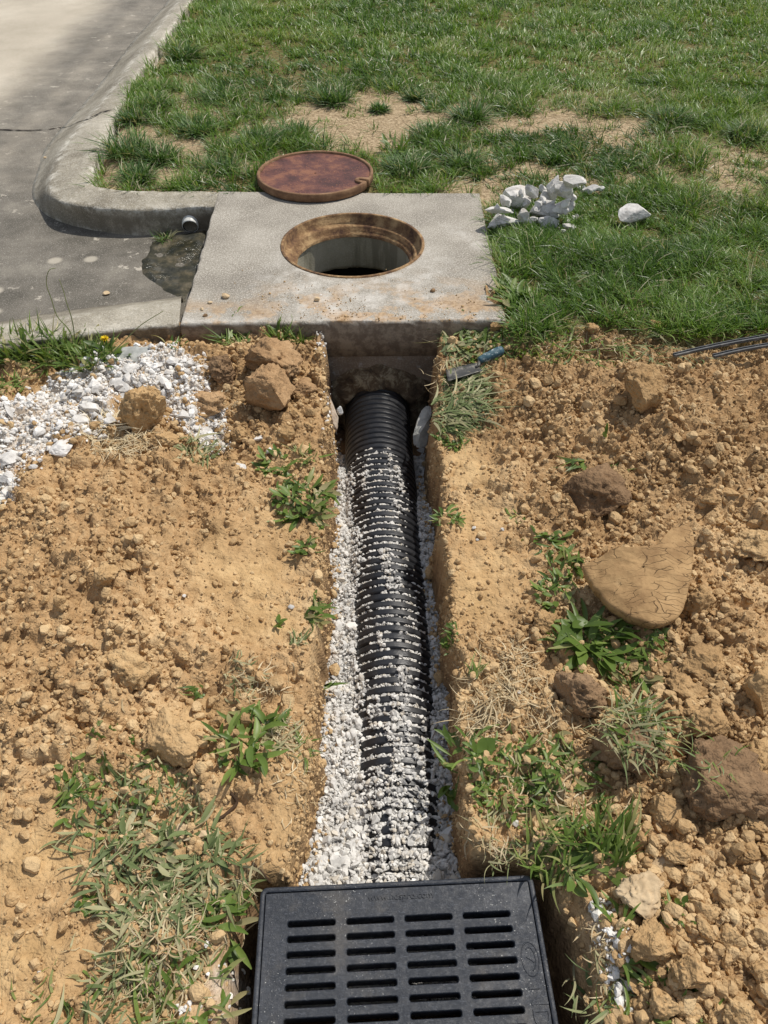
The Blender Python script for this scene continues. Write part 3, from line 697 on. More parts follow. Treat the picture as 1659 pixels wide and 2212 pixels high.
nk = [circ(HR - .049, -.080, wob=.002, seed=30), circ(HR - .047, -.10), circ(HR - .047, -.16), circ(HR - .047, -.222), circ(HR - .046, -.236, wob=.006, seed=31), circ(HR - .03, -.245)]
nk[4][:, 2] += .008 * fbm(np.cos(ang) * 9, np.sin(ang) * 9, 33, 3)
V, F = loft(nk, True); child('neck', mesh_np('neck', V, F, m_neck), inlet)

# manhole cover lying on the slab's back edge
lc0 = U(679, 374, .04); LR = HR * .985 * 1.0
cz0, cz1 = .004, .042
NL = 720; al = np.arange(NL) / NL * 2 * math.pi; notch = math.radians(-24)
dn = np.abs((al - notch + math.pi) % (2 * math.pi) - math.pi)
def oc(r, off, w_, dep): return np.where(dn < w_, r - dep, r) - off
lw = .055
cl = U(553, 377, cz1); cr = U(806, 377, cz1); LR = (cr - cl).length / 2; lc0 = Vector(((cl.x + cr.x) / 2, (cl.y), 0)); lc0.y = (U(679, 324, cz1).y + U(679, 421, cz1).y) / 2
def LC(r, z_): return np.stack([lc0.x + r * np.cos(al), lc0.y + r * np.sin(al), np.full(NL, z_) if np.isscalar(z_) else z_], 1)
dep = .05
ro = oc(LR, 0, .040, dep)
rin = np.where(dn < .115, LR - .068 + .018 * (dn / .115) ** 2, LR - .015)
cover = empty('manhole_cover', (lc0.x, lc0.y, .0), 'round rusty iron manhole cover with a raised rim and pick notch', 'manhole cover')
V, F = loft([LC(ro * .985, cz0), LC(ro, cz0 + .004), LC(ro, cz1 - .003), LC(ro - .003, cz1), LC(rin + .002, cz1), LC(rin, cz1 - .003), LC(rin - .001, cz1 - .011)], True)
child('rim', mesh_np('cover_rim', V, F, m_rim), cover)
pr = [rin - .0005]; rr_ = [LC(rin + .001, cz1 - .010)] + [LC((rin) * t, cz1 - .010) for t in np.linspace(.98, .02, 24)]
V, F = loft(rr_, True); V = V.copy(); V[:, 2] += .0009 * fbm(V[:, 0] * 40, V[:, 1] * 40, 3, 3)
Vb, Fb = loft([LC(ro * .99, cz0), LC(ro * .02, cz0)], True); Fb = Fb[:, ::-1] + len(V)
child('plate', mesh_np('cover_plate', np.concatenate([V, Vb]), np.concatenate([F, Fb]), m_rust), cover)
cover.rotation_euler = (0, 0, 0)

# ------------------------------------------------------------------ corrugated pipe
PR = .130; PITCHC = .0285
py0, py1 = .36, 2.47
def pipe_c(y_):
    t = (y_ - .5) / 1.92
    return .040 - .062 * t + .006 * np.sin(t * 5), np.interp(y_, [.3, .9, 1.6, 2.5], [-.300, -.292, -.280, -.262]) - PR    # centre x, z
def prad(y_):
    ph = (y_ / PITCHC) % 1.0
    return PR - .010 * sstep(.30, .40, np.abs(ph - .5))
yl = np.arange(py0, py1, PITCHC / 14); na = 96; th = np.arange(na) / na * 2 * math.pi
pcx, pcz = pipe_c(yl); prr = prad(yl)
pV = np.stack([pcx[:, None] + prr[:, None] * np.sin(th)[None], np.repeat(yl[:, None], na, 1), pcz[:, None] + prr[:, None] * np.cos(th)[None]], -1).reshape(-1, 3)
link('corrugated_pipe', mesh_np('corrugated_pipe', pV, grid_faces(len(yl), na, True), m_pipe), None, None, 'black ribbed plastic pipe half buried in white gravel along the trench', 'drainage pipe')
TREES.append(bvh(pV, grid_faces(len(yl), na, True)))

# gravel round and over the pipe
def gravel_z(x_, y_):
    """surface of the gravel bed beside the pipe"""
    c, cz = pipe_c(y_)
    left = np.interp(y_, [.4, .6, .8, 1.2, 1.7, 2.02, 2.12, 2.35], [-.300, -.312, -.33, -.345, -.345, -.36, -.43, -.47])
    right = np.interp(y_, [.4, .65, .9, 1.4, 1.85, 1.95, 2.35], [-.312, -.322, -.335, -.345, -.365, -.42, -.47])
    t = sstep(-.05, .05, x_ - c)
    return left * (1 - t) + right * t + .006 * vn(x_ * 25, y_ * 25, 81) + .01 * vn(x_ * 9, y_ * 9, 83)
TG = [rock(200 + i, 1, 7, 0, .35) for i in range(16)]
TG2 = [rock(240 + i, 2, 12, .02, .25) for i in range(18)]
P_, Sz_ = [], []
r = np.random.default_rng(11)
n = 26000
y_ = r.uniform(.36, 2.3, n); l_, rr2 = trench_edges(y_); x_ = r.uniform(0, 1, n) * (rr2 - l_ + .01) + l_ - .005
g_ = gravel_z(x_, y_); c_x, c_z = pipe_c(y_)
size = np.interp(y_, [.4, 1.0, 2.2], [.0072, .0060, .0055]) * np.exp(r.normal(0, .38, n))
dx = x_ - c_x; top = np.where(np.abs(dx) < PR, c_z + np.sqrt(np.clip(PR ** 2 - dx ** 2, 0, 1)), -9)
off = r.uniform(-.012, .003, n)
beside = (g_ > top - .004)
z_ = g_ + off
keepm = beside & (g_ > -.455)
P_.append(np.stack([x_, y_, z_], 1)[keepm]); Sz_.append(size[keepm])
# on the pipe: in the valleys, heaped a little
n = 26000
y_ = r.uniform(.36, 2.08, n); t_ = r.uniform(-1.35, 1.15, n); c_x, c_z = pipe_c(y_)
ph = (y_ / PITCHC) % 1.0; valley = np.abs(np.abs(ph - .5) - .5) < .20
nz_ = fbm(t_ * 4, y_ * 9, 85, 3)
cov = np.interp(y_, [.36, .55, .7, .85, 1.0, 1.3, 1.95, 2.03, 2.08], [1.0, .82, .60, .34, .14, .0, .0, -.2, -.8]) + nz_ * .9
fine = vn(t_ * 14, y_ * 60, 86)
side = sstep(.95, .35, t_ + .25 * vn(y_ * 7, y_ * 0, 87) + .1 * fine) * 1.0
heapd = (cov + .25 * fine > .42) & (t_ < .55) & (t_ > -1.3)
vk = valley & (side > r.uniform(.1, .9, n)) & (cov > -.38 + .35 * fine)
leftlow = (t_ < -.75 + .25 * vn(y_ * 11, y_ * 0, 88))
km = vk | (heapd & (r.random(n) < .8)) | (leftlow & (r.random(n) < .7) & (y_ < 2.0))
size = np.interp(y_, [.4, 1.0, 2.2], [.0062, .0052, .0050]) * np.exp(r.normal(0, .28, n))
rad = np.where(valley, PR - .010, PR) + size * .45 + np.where(heapd, r.uniform(0, .006, n), 0)
P2 = np.stack([c_x + rad * np.sin(t_), y_, c_z + rad * np.cos(t_)], 1)
l_, rr2 = trench_edges(y_); km &= (P2[:, 0] < rr2 - .004) & (P2[:, 0] > l_ + .004) & (P2[:, 2] > gravel_z(P2[:, 0], y_) - .01)
P_.append(P2[km]); Sz_.append(size[km])
GP = np.concatenate(P_); GS = np.concatenate(Sz_)
nearm = GP[:, 1] < 1.5
V1, F1_, A1 = scatter(TG2, GP[nearm], GS[nearm] * 1.08, r, (.55, 1.25)); V2, F2_, A2 = scatter(TG, GP[~nearm], GS[~nearm] * 1.05, r, (.5, 1.2))
# a bed sheet under the loose stones so no soil shows between them
yb = np.arange(.34, 2.33, .012); tb = np.linspace(-.02, 1.02, 40)
lb, rb = trench_edges(yb); BX = lb[:, None] + (rb - lb)[:, None] * tb[None]; BY = np.repeat(yb[:, None], 40, 1)
BZ = gravel_z(BX.ravel(), BY.ravel()) - .012; bV = np.stack([BX.ravel(), BY.ravel(), BZ], 1); bF = grid_faces(len(yb), 40)
gv = np.concatenate([V1, V2, bV]); gf = [np.concatenate([F1_, F2_ + len(V1)]), bF + len(V1) + len(V2)]
link('gravel', mesh_np('gravel', gv, gf, m_gravel, dict(rnd=np.concatenate([A1, A2, np.full(len(bV), .1)])), smooth=False), None, None, 'small white crushed gravel filling the trench around the black pipe', 'gravel', None, 'stuff')

# mud daubed round the pipe where it enters the wall
pc_, pz_ = pipe_c(np.array([2.42])); pc_, pz_ = float(pc_[0]), float(pz_[0])
na2 = 160; aa = np.arange(na2) / na2 * 2 * math.pi
def wally(x_): t = (x_ - SL['fl'].x) / (SL['fr'].x - SL['fl'].x); return SL['fl'].y * (1 - t) + SL['fr'].y * t
prof = [(.100, -.0), (.132, -.05), (.14, -.062), (.155, -.055), (.175, -.040), (.195, -.025), (.21, -.010), (.222, .012)]
rg = []
for k, (r_, d_) in enumerate(prof):
    wob = fbm(np.cos(aa) * 2.5 + k * .1, np.sin(aa) * 2.5, 55, 4)
    R_ = r_ * (1 + .16 * wob * (k / 7)); xx = pc_ + R_ * np.sin(aa) * 1.04; zz = pz_ + R_ * np.cos(aa) * .92 + .0
    yy = wally(xx) + d_ + .018 * fbm(xx * 22, zz * 22, 56, 4) * (k > 0); rg.append(np.stack([xx, yy, zz], 1))
V, F = loft(rg, True)
link('mortar_collar', mesh_np('mortar_collar', V, F, m_daub), None, None, 'dark smeared mud mortar sealing the black pipe into the concrete wall', 'mortar')

# ------------------------------------------------------------------ catch basin with grate
basin = empty('catch_basin', (g_c.x, g_c.y, GZ), 'square black plastic catch basin topped by a slotted grate at the trench end', 'catch basin')
def rrect(cx_, cy_, w_, h_, rad, n=6):
    out = []
    for sx, sy, a0 in ((1, 1, 0), (-1, 1, 90), (-1, -1, 180), (1, -1, 270)):
        for k in range(n + 1):
            a_ = R(a0 + 90 * k / n); out.append((cx_ + sx * (w_ / 2 - rad) + rad * math.cos(a_), cy_ + sy * (h_ / 2 - rad) + rad * math.sin(a_)))
    return out

def cell(V, F, x0, x1, y0, y1, hole_, zt, zb):
    n = len(hole_); q = n // 4; m = q - 1; cxx = (x0 + x1) / 2
    C4 = [(x1, y1), (x0, y1), (x0, y0), (x1, y0)]; out = []
    mx = (min(p[0] for p in hole_) + max(p[0] for p in hole_)) / 2; my = (min(p[1] for p in hole_) + max(p[1] for p in hole_)) / 2
    for i in range(n):
        ci = i // q; h = (i % q) / m; X, Y = C4[ci]; a_ = hole_[ci * q]; e_ = hole_[ci * q + m]
        if ci % 2 == 0: out.append((X, a_[1] + (Y - a_[1]) * 2 * h) if h < .5 else (X + (e_[0] - X) * (2 * h - 1), Y))
        else: out.append((a_[0] + (X - a_[0]) * 2 * h, Y) if h < .5 else (X, Y + (e_[1] - Y) * (2 * h - 1)))
    b = len(V)
    def sh(p, d): return (p[0] - math.copysign(min(d, abs(p[0] - mx)), p[0] - mx), p[1] - math.copysign(min(d, abs(p[1] - my)), p[1] - my))
    V += [(*p, zt) for p in out]; V += [(*p, zt) for p in hole_]; V += [(*sh(p, .0012), zt - .0016) for p in hole_]; V += [(*sh(p, .0018), zb) for p in hole_]
    for k in range(3):
        for i in range(n):
            j = (i + 1) % n; F.append((b + k * n + i, b + k * n + j, b + (k + 1) * n + j, b + (k + 1) * n + i))
def to_w(V): return np.array([gl(*v) for v in V])
half = GW / 2
GV, GF = [], []
xe = [-.2330, -.1165, 0, .1165, .2330]; ye = [-.2165 - .0068 + .0272 * k for k in range(17)]
for a_ in range(4):
    for b_ in range(16):
        cxc = (xe[a_] + xe[a_ + 1]) / 2; cyc = (ye[b_] + ye[b_ + 1]) / 2
        cell(GV, GF, xe[a_], xe[a_ + 1], ye[b_], ye[b_ + 1], rrect(cxc, cyc, .0975, .0137, .0048), 0, -.034)
fi = half - .0125
def strip(x0, x1, y0, y1, nx, ny):
    b = len(GV)
    for j in range(ny + 1):
        for i in range(nx + 1): GV.append((x0 + (x1 - x0) * i / nx, y0 + (y1 - y0) * j / ny, 0))
    for f in grid_faces(ny + 1, nx + 1, off=b): GF.append(tuple(f))
strip(-fi, fi, -fi, ye[0], 12, 2); strip(-fi, fi, ye[-1], fi, 12, 2); strip(-fi, xe[0], ye[0], ye[-1], 2, 12); strip(xe[-1], fi, ye[0], ye[-1], 2, 12)
def ringm(pts):                        # closed profile rings: (half width, corner radius, z)
    return loft([to_w([(*p, z_) for p in rrect(0, 0, 2 * h_, 2 * h_, rc)]) for h_, rc, z_ in pts], True)
grate_me = mesh_np('grate', to_w(GV), [np.array(GF)], m_grate, smooth=False)
gr = child('grate', grate_me, basin)
V, F = ringm([(fi + .0000, .006, 0), (fi + .0008, .006, -.0012), (fi + .0008, .006, -.03)]); child('grate_edge', mesh_np('grate_edge', V, F, m_grate), basin)
V, F = ringm([(fi + .0024, .006, -.03), (fi + .0024, .006, .0004), (fi + .0034, .007, .0020), (half - .003, .013, .0020), (half - .0006, .0145, .0008), (half, .015, -.002), (half, .015, -.052), (half - .004, .012, -.055)])
child('frame', mesh_np('basin_frame', V, F, m_grate), basin)
V, F = ringm([(half - .006, .01, -.05), (half - .014, .01, -.33), (half - .03, .01, -.36)]); V2, F2 = ringm([(half - .012, .01, -.036), (half - .022, .01, -.34), (.001, .0005, -.34)])
child('basin_box', mesh_np('basin_box', np.concatenate([V, V2]), np.concatenate([F, F2 + len(V)]), m_basin), basin)

def text_mesh(txt, size, depth_):
    cu = bpy.data.curves.new('t', 'FONT'); cu.body = txt; cu.size = size; cu.extrude = depth_; cu.align_x = 'CENTER'; cu.align_y = 'CENTER'; cu.resolution_u = 3
    o = bpy.data.objects.new('t', cu); COL.objects.link(o); bpy.context.view_layer.update()
    me = bpy.data.meshes.new_from_object(o.evaluated_get(bpy.context.evaluated_depsgraph_get())); bpy.data.objects.remove(o); return me
def place_text(txt, size, p, q, ang_, nm):
    me = text_mesh(txt, size, .0014); n = len(me.vertices); co = np.empty(n * 3); me.vertices.foreach_get('co', co); co = co.reshape(-1, 3)
    ca2, sa2 = math.cos(ang_), math.sin(ang_)
    # local frame: x = gx, up of the text = -gy (away from the camera)
    P = co[:, 0] * ca2 - co[:, 1] * sa2; Q = co[:, 0] * sa2 + co[:, 1] * ca2
    W3 = to_w([(p + a_, q - b_, c_ + .0004) for a_, b_, c_ in zip(P, Q, co[:, 2])])
    me.vertices.foreach_set('co', W3.astype(np.float32).ravel()); me.update(); me.materials.clear(); me.materials.append(m_grate); child(nm, me, basin)
place_text('www.ndspro.com', .0185, .005, -.2515, 0, 'lettering')
place_text('NDS', .046, .2505, -.040, -math.pi / 2, 'lettering')
# oval emblem with two swooshes
def tube(pts, rad, mat, name, parent, n=6):
    P = np.array(pts, float); d = np.gradient(P, axis=0); d /= np.linalg.norm(d, axis=1)[:, None] + 1e-9
    rad = np.broadcast_to(rad, (len(P),)); ref = np.array([0, 0, 1.]) if abs(d[0][2]) < .9 else np.array([1., 0, 0])
    s1 = np.cross(d, ref); s1 /= np.linalg.norm(s1, axis=1)[:, None] + 1e-9; s2 = np.cross(s1, d); a_ = np.arange(n) / n * 2 * math.pi
    V = P[:, None] + rad[:, None, None] * (np.cos(a_)[None, :, None] * s1[:, None] + np.sin(a_)[None, :, None] * s2[:, None])
    V = V.reshape(-1, 3); F = grid_faces(len(P), n, True)
    caps = [np.arange(n)[::-1][None], (np.arange(n) + (len(P) - 1) * n)[None]]
    me = mesh_np(name, V, [F] + caps, mat)
    return child(name, me, parent) if parent else me
ev = np.linspace(0, 2 * math.pi, 41)
em = [[gl(.2475 + .0165 * math.cos(t), -.128 + .029 * math.sin(t), .0002) for t in ev],
      [gl(.2475 + .010 * math.cos(t), -.128 + .020 * math.sin(t), .0002) for t in np.linspace(-2.2, 1.4, 22)],
      [gl(.2475 - .007 + .014 * k, -.128 - .004 + .010 * k, .0002) for k in np.linspace(0, 1, 6)]]
Ve, Fe, off_ = [], [], 0
for p in em:
    mt = tube(p, .0012, m_grate, 'e', None); n_ = len(mt.vertices); co = np.empty(n_ * 3); mt.vertices.foreach_get('co', co); Ve.append(co.reshape(-1, 3)); Fe.append(grid_faces(len(p), 6, True, off_)); off_ += n_
child('emblem', mesh_np('emblem', np.concatenate(Ve), np.concatenate(Fe), m_grate), basin)
TREES.append(bvh(to_w([(-half, -half, .002), (half, -half, .002), (half, half, .002), (-half, half, .002)]), np.array([[0, 1, 2, 3]])))

# ------------------------------------------------------------------ small drain spout in the kerb, puddle
sp = Vector(hit(411, 484)); ax = Vector((.10, -1, -.42)).normalized(); sp = sp + ax * .016
def disc_ring(c, ax_, r_, n=40):
    s1 = ax_.cross(Vector((0, 0, 1))).normalized(); s2 = s1.cross(ax_)
    return np.array([(c + s1 * r_ * math.cos(t) + s2 * r_ * math.sin(t))[:] for t in np.arange(n) / n * 2 * math.pi])
e = sp; bk = sp - ax * .085
V, F = loft([disc_ring(bk, ax, .039), disc_ring(e - ax * .004, ax, .039), disc_ring(e, ax, .0375), disc_ring(e, ax, .0355), disc_ring(e - ax * .004, ax, .035), disc_ring(bk, ax, .035), disc_ring(bk, ax, .001)], True)
sm_ = mesh_np('drain_spout', V, F, m_white); sm_.materials.append(m_basin); sm_.polygons.foreach_set('material_index', np.array([0 if k < 120 else 1 for k in range(len(sm_.polygons))], np.int32))
link('drain_spout', sm_, None, None, 'stubby white plastic pipe end poking out of the kerb above the wet mud', 'drain pipe')
def flat_patch(pts, z, seed, name, mat, label=None, kind='structure', rough_=.006, step=.02, base=None):
    P = [tuple(U(*p, z)[:2]) for p in pts]; xs_ = np.arange(min(p[0] for p in P) - .05, max(p[0] for p in P) + .05, step); ys_ = np.arange(min(p[1] for p in P) - .05, max(p[1] for p in P) + .05, step)
    A, B = np.meshgrid(xs_, ys_); A, B = A.ravel(), B.ravel(); d = polydist(A, B, P) + .04 * fbm(A * 8, B * 8, seed, 3)
    Z = np.array([roadz(p, q) for p, q in zip(A, B)]) - .005 + .012 * sstep(.01, -.04, d) + rough_ * fbm(A * 14, B * 14, seed + 1, 4) * sstep(.0, -.05, d)
    if base is not None: Z = np.full_like(A, base)
    F = grid_faces(len(ys_), len(xs_)); F = F[(d[F].max(1) < .03)]
    V = np.stack([A, B, Z], 1); link(name, mesh_np(name, V, F, mat), kind=kind); TREES.append(bvh(V, F))
flat_patch([(318, 520), (400, 500), (455, 495), (435, 580), (408, 660), (375, 645), (325, 600), (296, 560)], ROADZ, 61, 'mud', m_mud, step=.008, rough_=.014)
flat_patch([(372, 545), (412, 505), (442, 520), (425, 590), (400, 600), (370, 575)], ROADZ - .01, 66, 'water', m_water, step=.008, base=-.157)

# ------------------------------------------------------------------ rocks, clods, rubble
def ground_pt(u, v): return hit(u, v)
def put_rock(name, mat, u, v, wpx, hr, seed, label, cat, group=None, flat=.7, sub=3, cuts=9, rough=.06, lump=.18, smooth=False, sink=.28, rot=None, deep=1.0, zoff=0):
    """u, v = middle of the stone in the picture; sits on whatever is below it"""
    P = hit(u, v + wpx * hr * .22); P = Vector(P); rad = px(wpx * (1.08 if rough < 0 else 1), P) / 2
    V, F = clod(seed, 5 if wpx > 42 else 4, cuts) if rough < 0 else rock(seed, sub, cuts, rough, lump); mx = np.abs(V[:, 0]).max(); V = V / mx
    V = V * np.array([rad, rad * deep, rad * flat]); a_ = rot if rot is not None else random.uniform(0, 6.28)
    if deep != 1.0 or rot is not None:
        c_, s_ = math.cos(a_), math.sin(a_)
        V = V @ np.array([[c_, s_, 0], [-s_, c_, 0], [0, 0, 1]]); 
    V[:, 2] += -V[:, 2].min() - rad * flat * sink * 2 + zoff
    me = mesh_np(name, V, F, mat, smooth=smooth); o = link(name, me, None, (P.x, P.y, P.z), label, cat, group)
    if group and 'beside the slab' in group: TREES.append(bvh(V + np.array(P[:]), F))
    return o, V + np.array(P[:]), F
CL = 'dirt clod'
big = [
 (590, 778, 125, .55, m_pink, 'large crumbly reddish dirt clod just below the slab, left of the pipe opening', .55, 4, 4),
 (585, 862, 96, .6, m_pink, 'second crumbly reddish clod, on the trench bank below the largest reddish one', .6, 4, 4),
 (645, 835, 80, .6, m_pink, 'rough reddish clod at the trench lip beside the lime streak', .6, 4, 4),
 (318, 905, 74, 1.1, m_clod, 'tall dark tan clod standing in the middle of the white rubble', 1.2, 4, 5),
 (452, 872, 100, .4, m_pink, 'flat broken brown clod at the right end of the white rubble', .35, 4, 7),
 (524, 938, 52, .9, m_clod, 'smooth oval tan clod near the small white flakes', .6, 3, 3),
 (485, 800, 70, .7, m_sod, 'dark brown soil lump under the inlet slab at the top of the rubble', .6, 4, 4),
 (360, 950, 60, .5, m_clod, 'knobbly tan clod just below the tall standing clod', .5, 3, 4),
 (290, 1425, 112, 1.1, m_clod, 'big upright clod with a steep dark broken face in the left dirt heap', 1.0, 4, 6),
 (236, 1238, 52, 1.0, m_clod, 'squarish tan clod in the upper part of the left dirt heap', .6, 3, 6),
 (283, 1225, 38, .8, m_clod, 'round tan clod beside the squarish one in the left heap', .7, 3, 4),
 (370, 1592, 140, .5, m_clod, 'wide low clod casting a dark shadow, above the clover patch', .45, 4, 5),
 (1390, 848, 90, .9, m_clod, 'pyramid shaped clod standing on the far right dirt heap', .9, 4, 5),
 (1278, 1062, 130, .8, m_sod, 'dark brown crumbling clod with a weed on top, right of the trench', .6, 4, 3),
 (1248, 1487, 112, .95, m_sod, 'round rough dark clod at the edge of the straw litter', .85, 4, 3),
 (1357, 1612, 150, .7, m_sod, 'chunk of dark sod with a wilted grass tuft growing from its top', .7, 4, 3),
 (1545, 1680, 185, .65, m_sod, 'largest dark sod chunk, at the right edge below the cracked clay', .6, 4, 4),
 (1520, 1410, 140, .6, m_clod, 'broad flat topped clod right of the plantain cluster', .5, 4, 7),
 (1475, 1480, 90, .5, m_clod, 'smooth sloping slab of clay below the broad flat topped clod', .4, 3, 9),
 (1628, 1485, 120, .95, m_clod, 'big rounded clod cut by the right picture edge, upper of two', .8, 4, 4),
 (1630, 1612, 96, 1.0, m_clod, 'pale rounded clod cut by the right picture edge, lower of two', .8, 4, 4),
 (1525, 1565, 80, .6, m_clod, 'angular clod between the sod chunk and the big rounded clod', .6, 3, 7),
 (1630, 1170, 120, .8, m_clod, 'broken clay slab at the right edge level with the cracked fan shaped clay', .6, 4, 7),
 (1178, 1343, 56, 1.0, m_clod, 'lone knobbly clod on the trench bank left of the plantain cluster', .8, 3, 6),
 (1508, 1302, 62, .9, m_clod, 'rough clod touching the lower right of the fan shaped clay', .8, 3, 5),
 (1430, 1744, 92, .7, m_clod, 'long pale clod just below the dark sod tuft', .6, 4, 6),
 (1465, 1832, 66, 1.2, m_clod, 'tall wedge of clay leaning in the lower right heap', .7, 4, 9),
 (1383, 1931, 105, .7, m_palestone, 'pale stony block nearest the right side of the grate', .55, 4, 9),
 (1515, 1960, 64, .95, m_clod, 'blocky clod with a flat sunny face in the lower right heap', .7, 3, 8),
 (1400, 2024, 96, .85, m_clod, 'large square clod below the pale stony block', .7, 4, 7),
 (1575, 2010, 76, .9, m_clod, 'clod with a whitish patch in the lower right heap', .75, 3, 6),
 (1475, 2099, 76, 1.1, m_clod, 'upright angular clod below the large square one', .8, 3, 8),
 (1435, 2158, 72, .75, m_clod, 'round clod resting at the bottom of the right heap', .7, 3, 4),
 (1625, 1776, 48, .9, m_clod, 'small round clod at the right edge under the dark sod', .8, 3, 5),
 (1610, 1836, 58, .7, m_clod, 'low wide clod at the right edge above the lower heap', .6, 3, 6),
 (1555, 1914, 54, .6, m_clod, 'thin tilted clay flake in the lower right heap', .35, 3, 9),
 (1640, 2104, 60, .9, m_clod, 'rough clod at the lower right edge of the heap', .8, 3, 5),
 (1595, 2194, 74, .6, m_clod, 'wide clod cut by the bottom edge in the right corner', .6, 3, 5),
 (1372, 2164, 36, 1.1, m_clod, 'smooth upright pebble like clod beside the white gravel streak', .9, 3, 3),
 (1378, 1809, 42, 1.2, m_clod, 'narrow clod behind the upright green weeds', .9, 3, 5),
 (1425, 1864, 54, .7, m_palestone, 'flat pale stone left of the clay wedge', .4, 3, 9),
 (397, 1796, 44, .9, m_palestone, 'larger of two pale round stones by the left trench bank', .75, 4, 5),
 (439, 1798, 33, .8, m_palestone, 'smaller of two pale round stones by the left trench bank', .7, 3, 4),
 (1066, 710, 32, .8, m_clod, 'single orange clod sitting on leaves at the slab front edge', .85, 3, 6),
 (619, 936, 36, .9, m_clod, 'egg shaped tan clod near the clover on the trench bank', .8, 3, 3),
]
CV = []
for k, (u, v, wp, hr, mat, lab, flat, sub, cuts) in enumerate(big):
    o, V, F = put_rock('pale_stone' if mat is m_palestone else 'dirt_clod', mat, u, v, wp, hr, 300 + k, lab, 'stone' if mat is m_palestone else CL, None, flat * 1.1, sub, cuts + 2, -1, .2, True, .19, random.uniform(-.5, .5), .85)
    CV.append(bvh(V, F))
# smaller clods, copies of a few shapes
CT = [mesh_np('clod_shape', *clod(500 + i, 4, 7 + i % 5), m_clod, smooth=True) for i in range(12)]
LAND = {
 'orange clod by the slab front': (1066, 710), 'lawn edge near the right frame': (1640, 790), 'single sprig left of the trench': (593, 1347), 'left frame edge of the dirt': (5, 1250),
 'reddish clods': (590, 800), 'tall standing clod': (318, 905), 'dark clod under the slab': (485, 800), 'steep faced upright clod': (290, 1425), 'squarish left clod': (236, 1238), 'wide low clod': (370, 1592),
 'pyramid shaped clod': (1390, 848), 'dark clod with the weed': (1278, 1062), 'broad flat topped clod': (1520, 1410), 'largest sod chunk': (1545, 1680), 'sod chunk with the tuft': (1357, 1612), 'clay fan': (1390, 1240),
 'clay wedge': (1465, 1832), 'pale stony block': (1383, 1931), 'large square clod': (1400, 2024), 'whitish patched clod': (1575, 2010), 'thin clay flake': (1555, 1914), 'blocky sunny clod': (1515, 1960), 'upright angular clod': (1475, 2099), 'bottom edge round clod': (1435, 2158), 'long pale clod': (1430, 1744),
 'yellow dandelion': (236, 722), 'broken concrete flake': (305, 762), 'largest rounded rock': (192, 878), 'wide low rock': (135, 954), 'rocks at the picture edge': (17, 1010), 'flat top rock': (285, 795), 'lone upper left stone': (62, 838), 'plastic strips': (1560, 755), 'clover patch': (255, 1695), 'upright far leaf': (1305, 945), 'white pebbles': (1046, 1150)}
USED = {}
def where_label(kind, u, v, rel):
    size = 'tiny' if rel < .2 else 'small' if rel < .45 else 'medium' if rel < .75 else 'big'
    for nm, (a, b) in sorted(LAND.items(), key=lambda q: math.hypot(q[1][0] - u, q[1][1] - v)):
        dx, dy = u - a, v - b; ad, bd = abs(dx), abs(dy); near_ = 'just ' if math.hypot(dx, dy) < 75 else 'well ' if math.hypot(dx, dy) > 150 else ''
        rel_ = ('above' if dy < 0 else 'below') if bd > 2.2 * ad else ('left of' if dx < 0 else 'right of') if ad > 2.2 * bd else ('above' if dy < 0 else 'below') + ' and ' + ('left of' if dx < 0 else 'right of')
        lab = '%s %s %s%s the %s' % (size, kind, near_, rel_, nm)
        if lab not in USED or math.hypot(dx, dy) > 460: break
    USED[lab] = 1; return lab
def clods_in(poly, n, s0, s1, label, group, seed, mats=None):
    r = np.random.default_rng(seed); us = [p[0] for p in poly]; vs = [p[1] for p in poly]; k = 0; pl = []
    while k < n:
        u, v = r.uniform(min(us), max(us)), r.uniform(min(vs), max(vs))
        if not inpoly(np.array([u]), np.array([v]), poly)[0]: continue
        if any(abs(u - b[0]) < b[2] * .5 and abs(v - b[1]) < b[2] * b[3] * .5 for b in big): continue
        P = Vector(hit(u, v)); rad = px(s0 * (s1 / s0) ** (r.random() ** 2.2), P) / 2
        if trench_s(np.array([P.x]), np.array([P.y]))[0] < rad + .01: k += 1; continue
        o = link('dirt_clod', CT[r.integers(12)], None, (P.x, P.y, P.z + rad * .15), where_label('tan clod', u, v, (rad * 2 * FPX / depth(P) - s0) / (s1 - s0)), CL, group)
        o.scale = (rad * r.uniform(.8, 1.1), rad * r.uniform(.7, 1), rad * r.uniform(.5, .85)); o.rotation_euler = (r.uniform(-.5, .5), r.uniform(-.5, .5), r.uniform(0, 6.28)); k += 1
clods_in([(1370, 1740), (1659, 1740), (1659, 2212), (1330, 2212), (1345, 1990), (1400, 1900)], 105, 20, 52, 'loose fist sized tan clod in the heap right of the grate', 'tan clods heaped right of the grate', 21)
clods_in([(1480, 1080), (1659, 1050), (1659, 1740), (1420, 1640), (1440, 1360), (1500, 1330)], 42, 16, 46, 'loose tan clod along the right picture edge around the clay fan', 'tan clods at the right edge', 22)
clods_in([(0, 1150), (380, 1100), (480, 1300), (430, 1640), (0, 1660)], 46, 12, 34, 'small tan clod scattered over the left dirt heap', 'small clods on the left heap', 23)
clods_in([(1150, 790), (1659, 780), (1659, 1060), (1150, 1180)], 36, 12, 30, 'small tan clod scattered over the far right dirt heap', 'small clods on the far right heap', 24)
clods_in([(330, 880), (680, 860), (680, 1000), (400, 1120), (200, 1080)], 26, 14, 34, 'small tan clod on the bank between rubble and trench', 'small clods below the rubble', 25)
clods_in([(1180, 680), (1450, 700), (1450, 770), (1100, 775)], 12, 14, 38, 'tan crumb of soil lying where the lawn meets the right dirt heap', 'soil lumps at the lawn edge', 26)

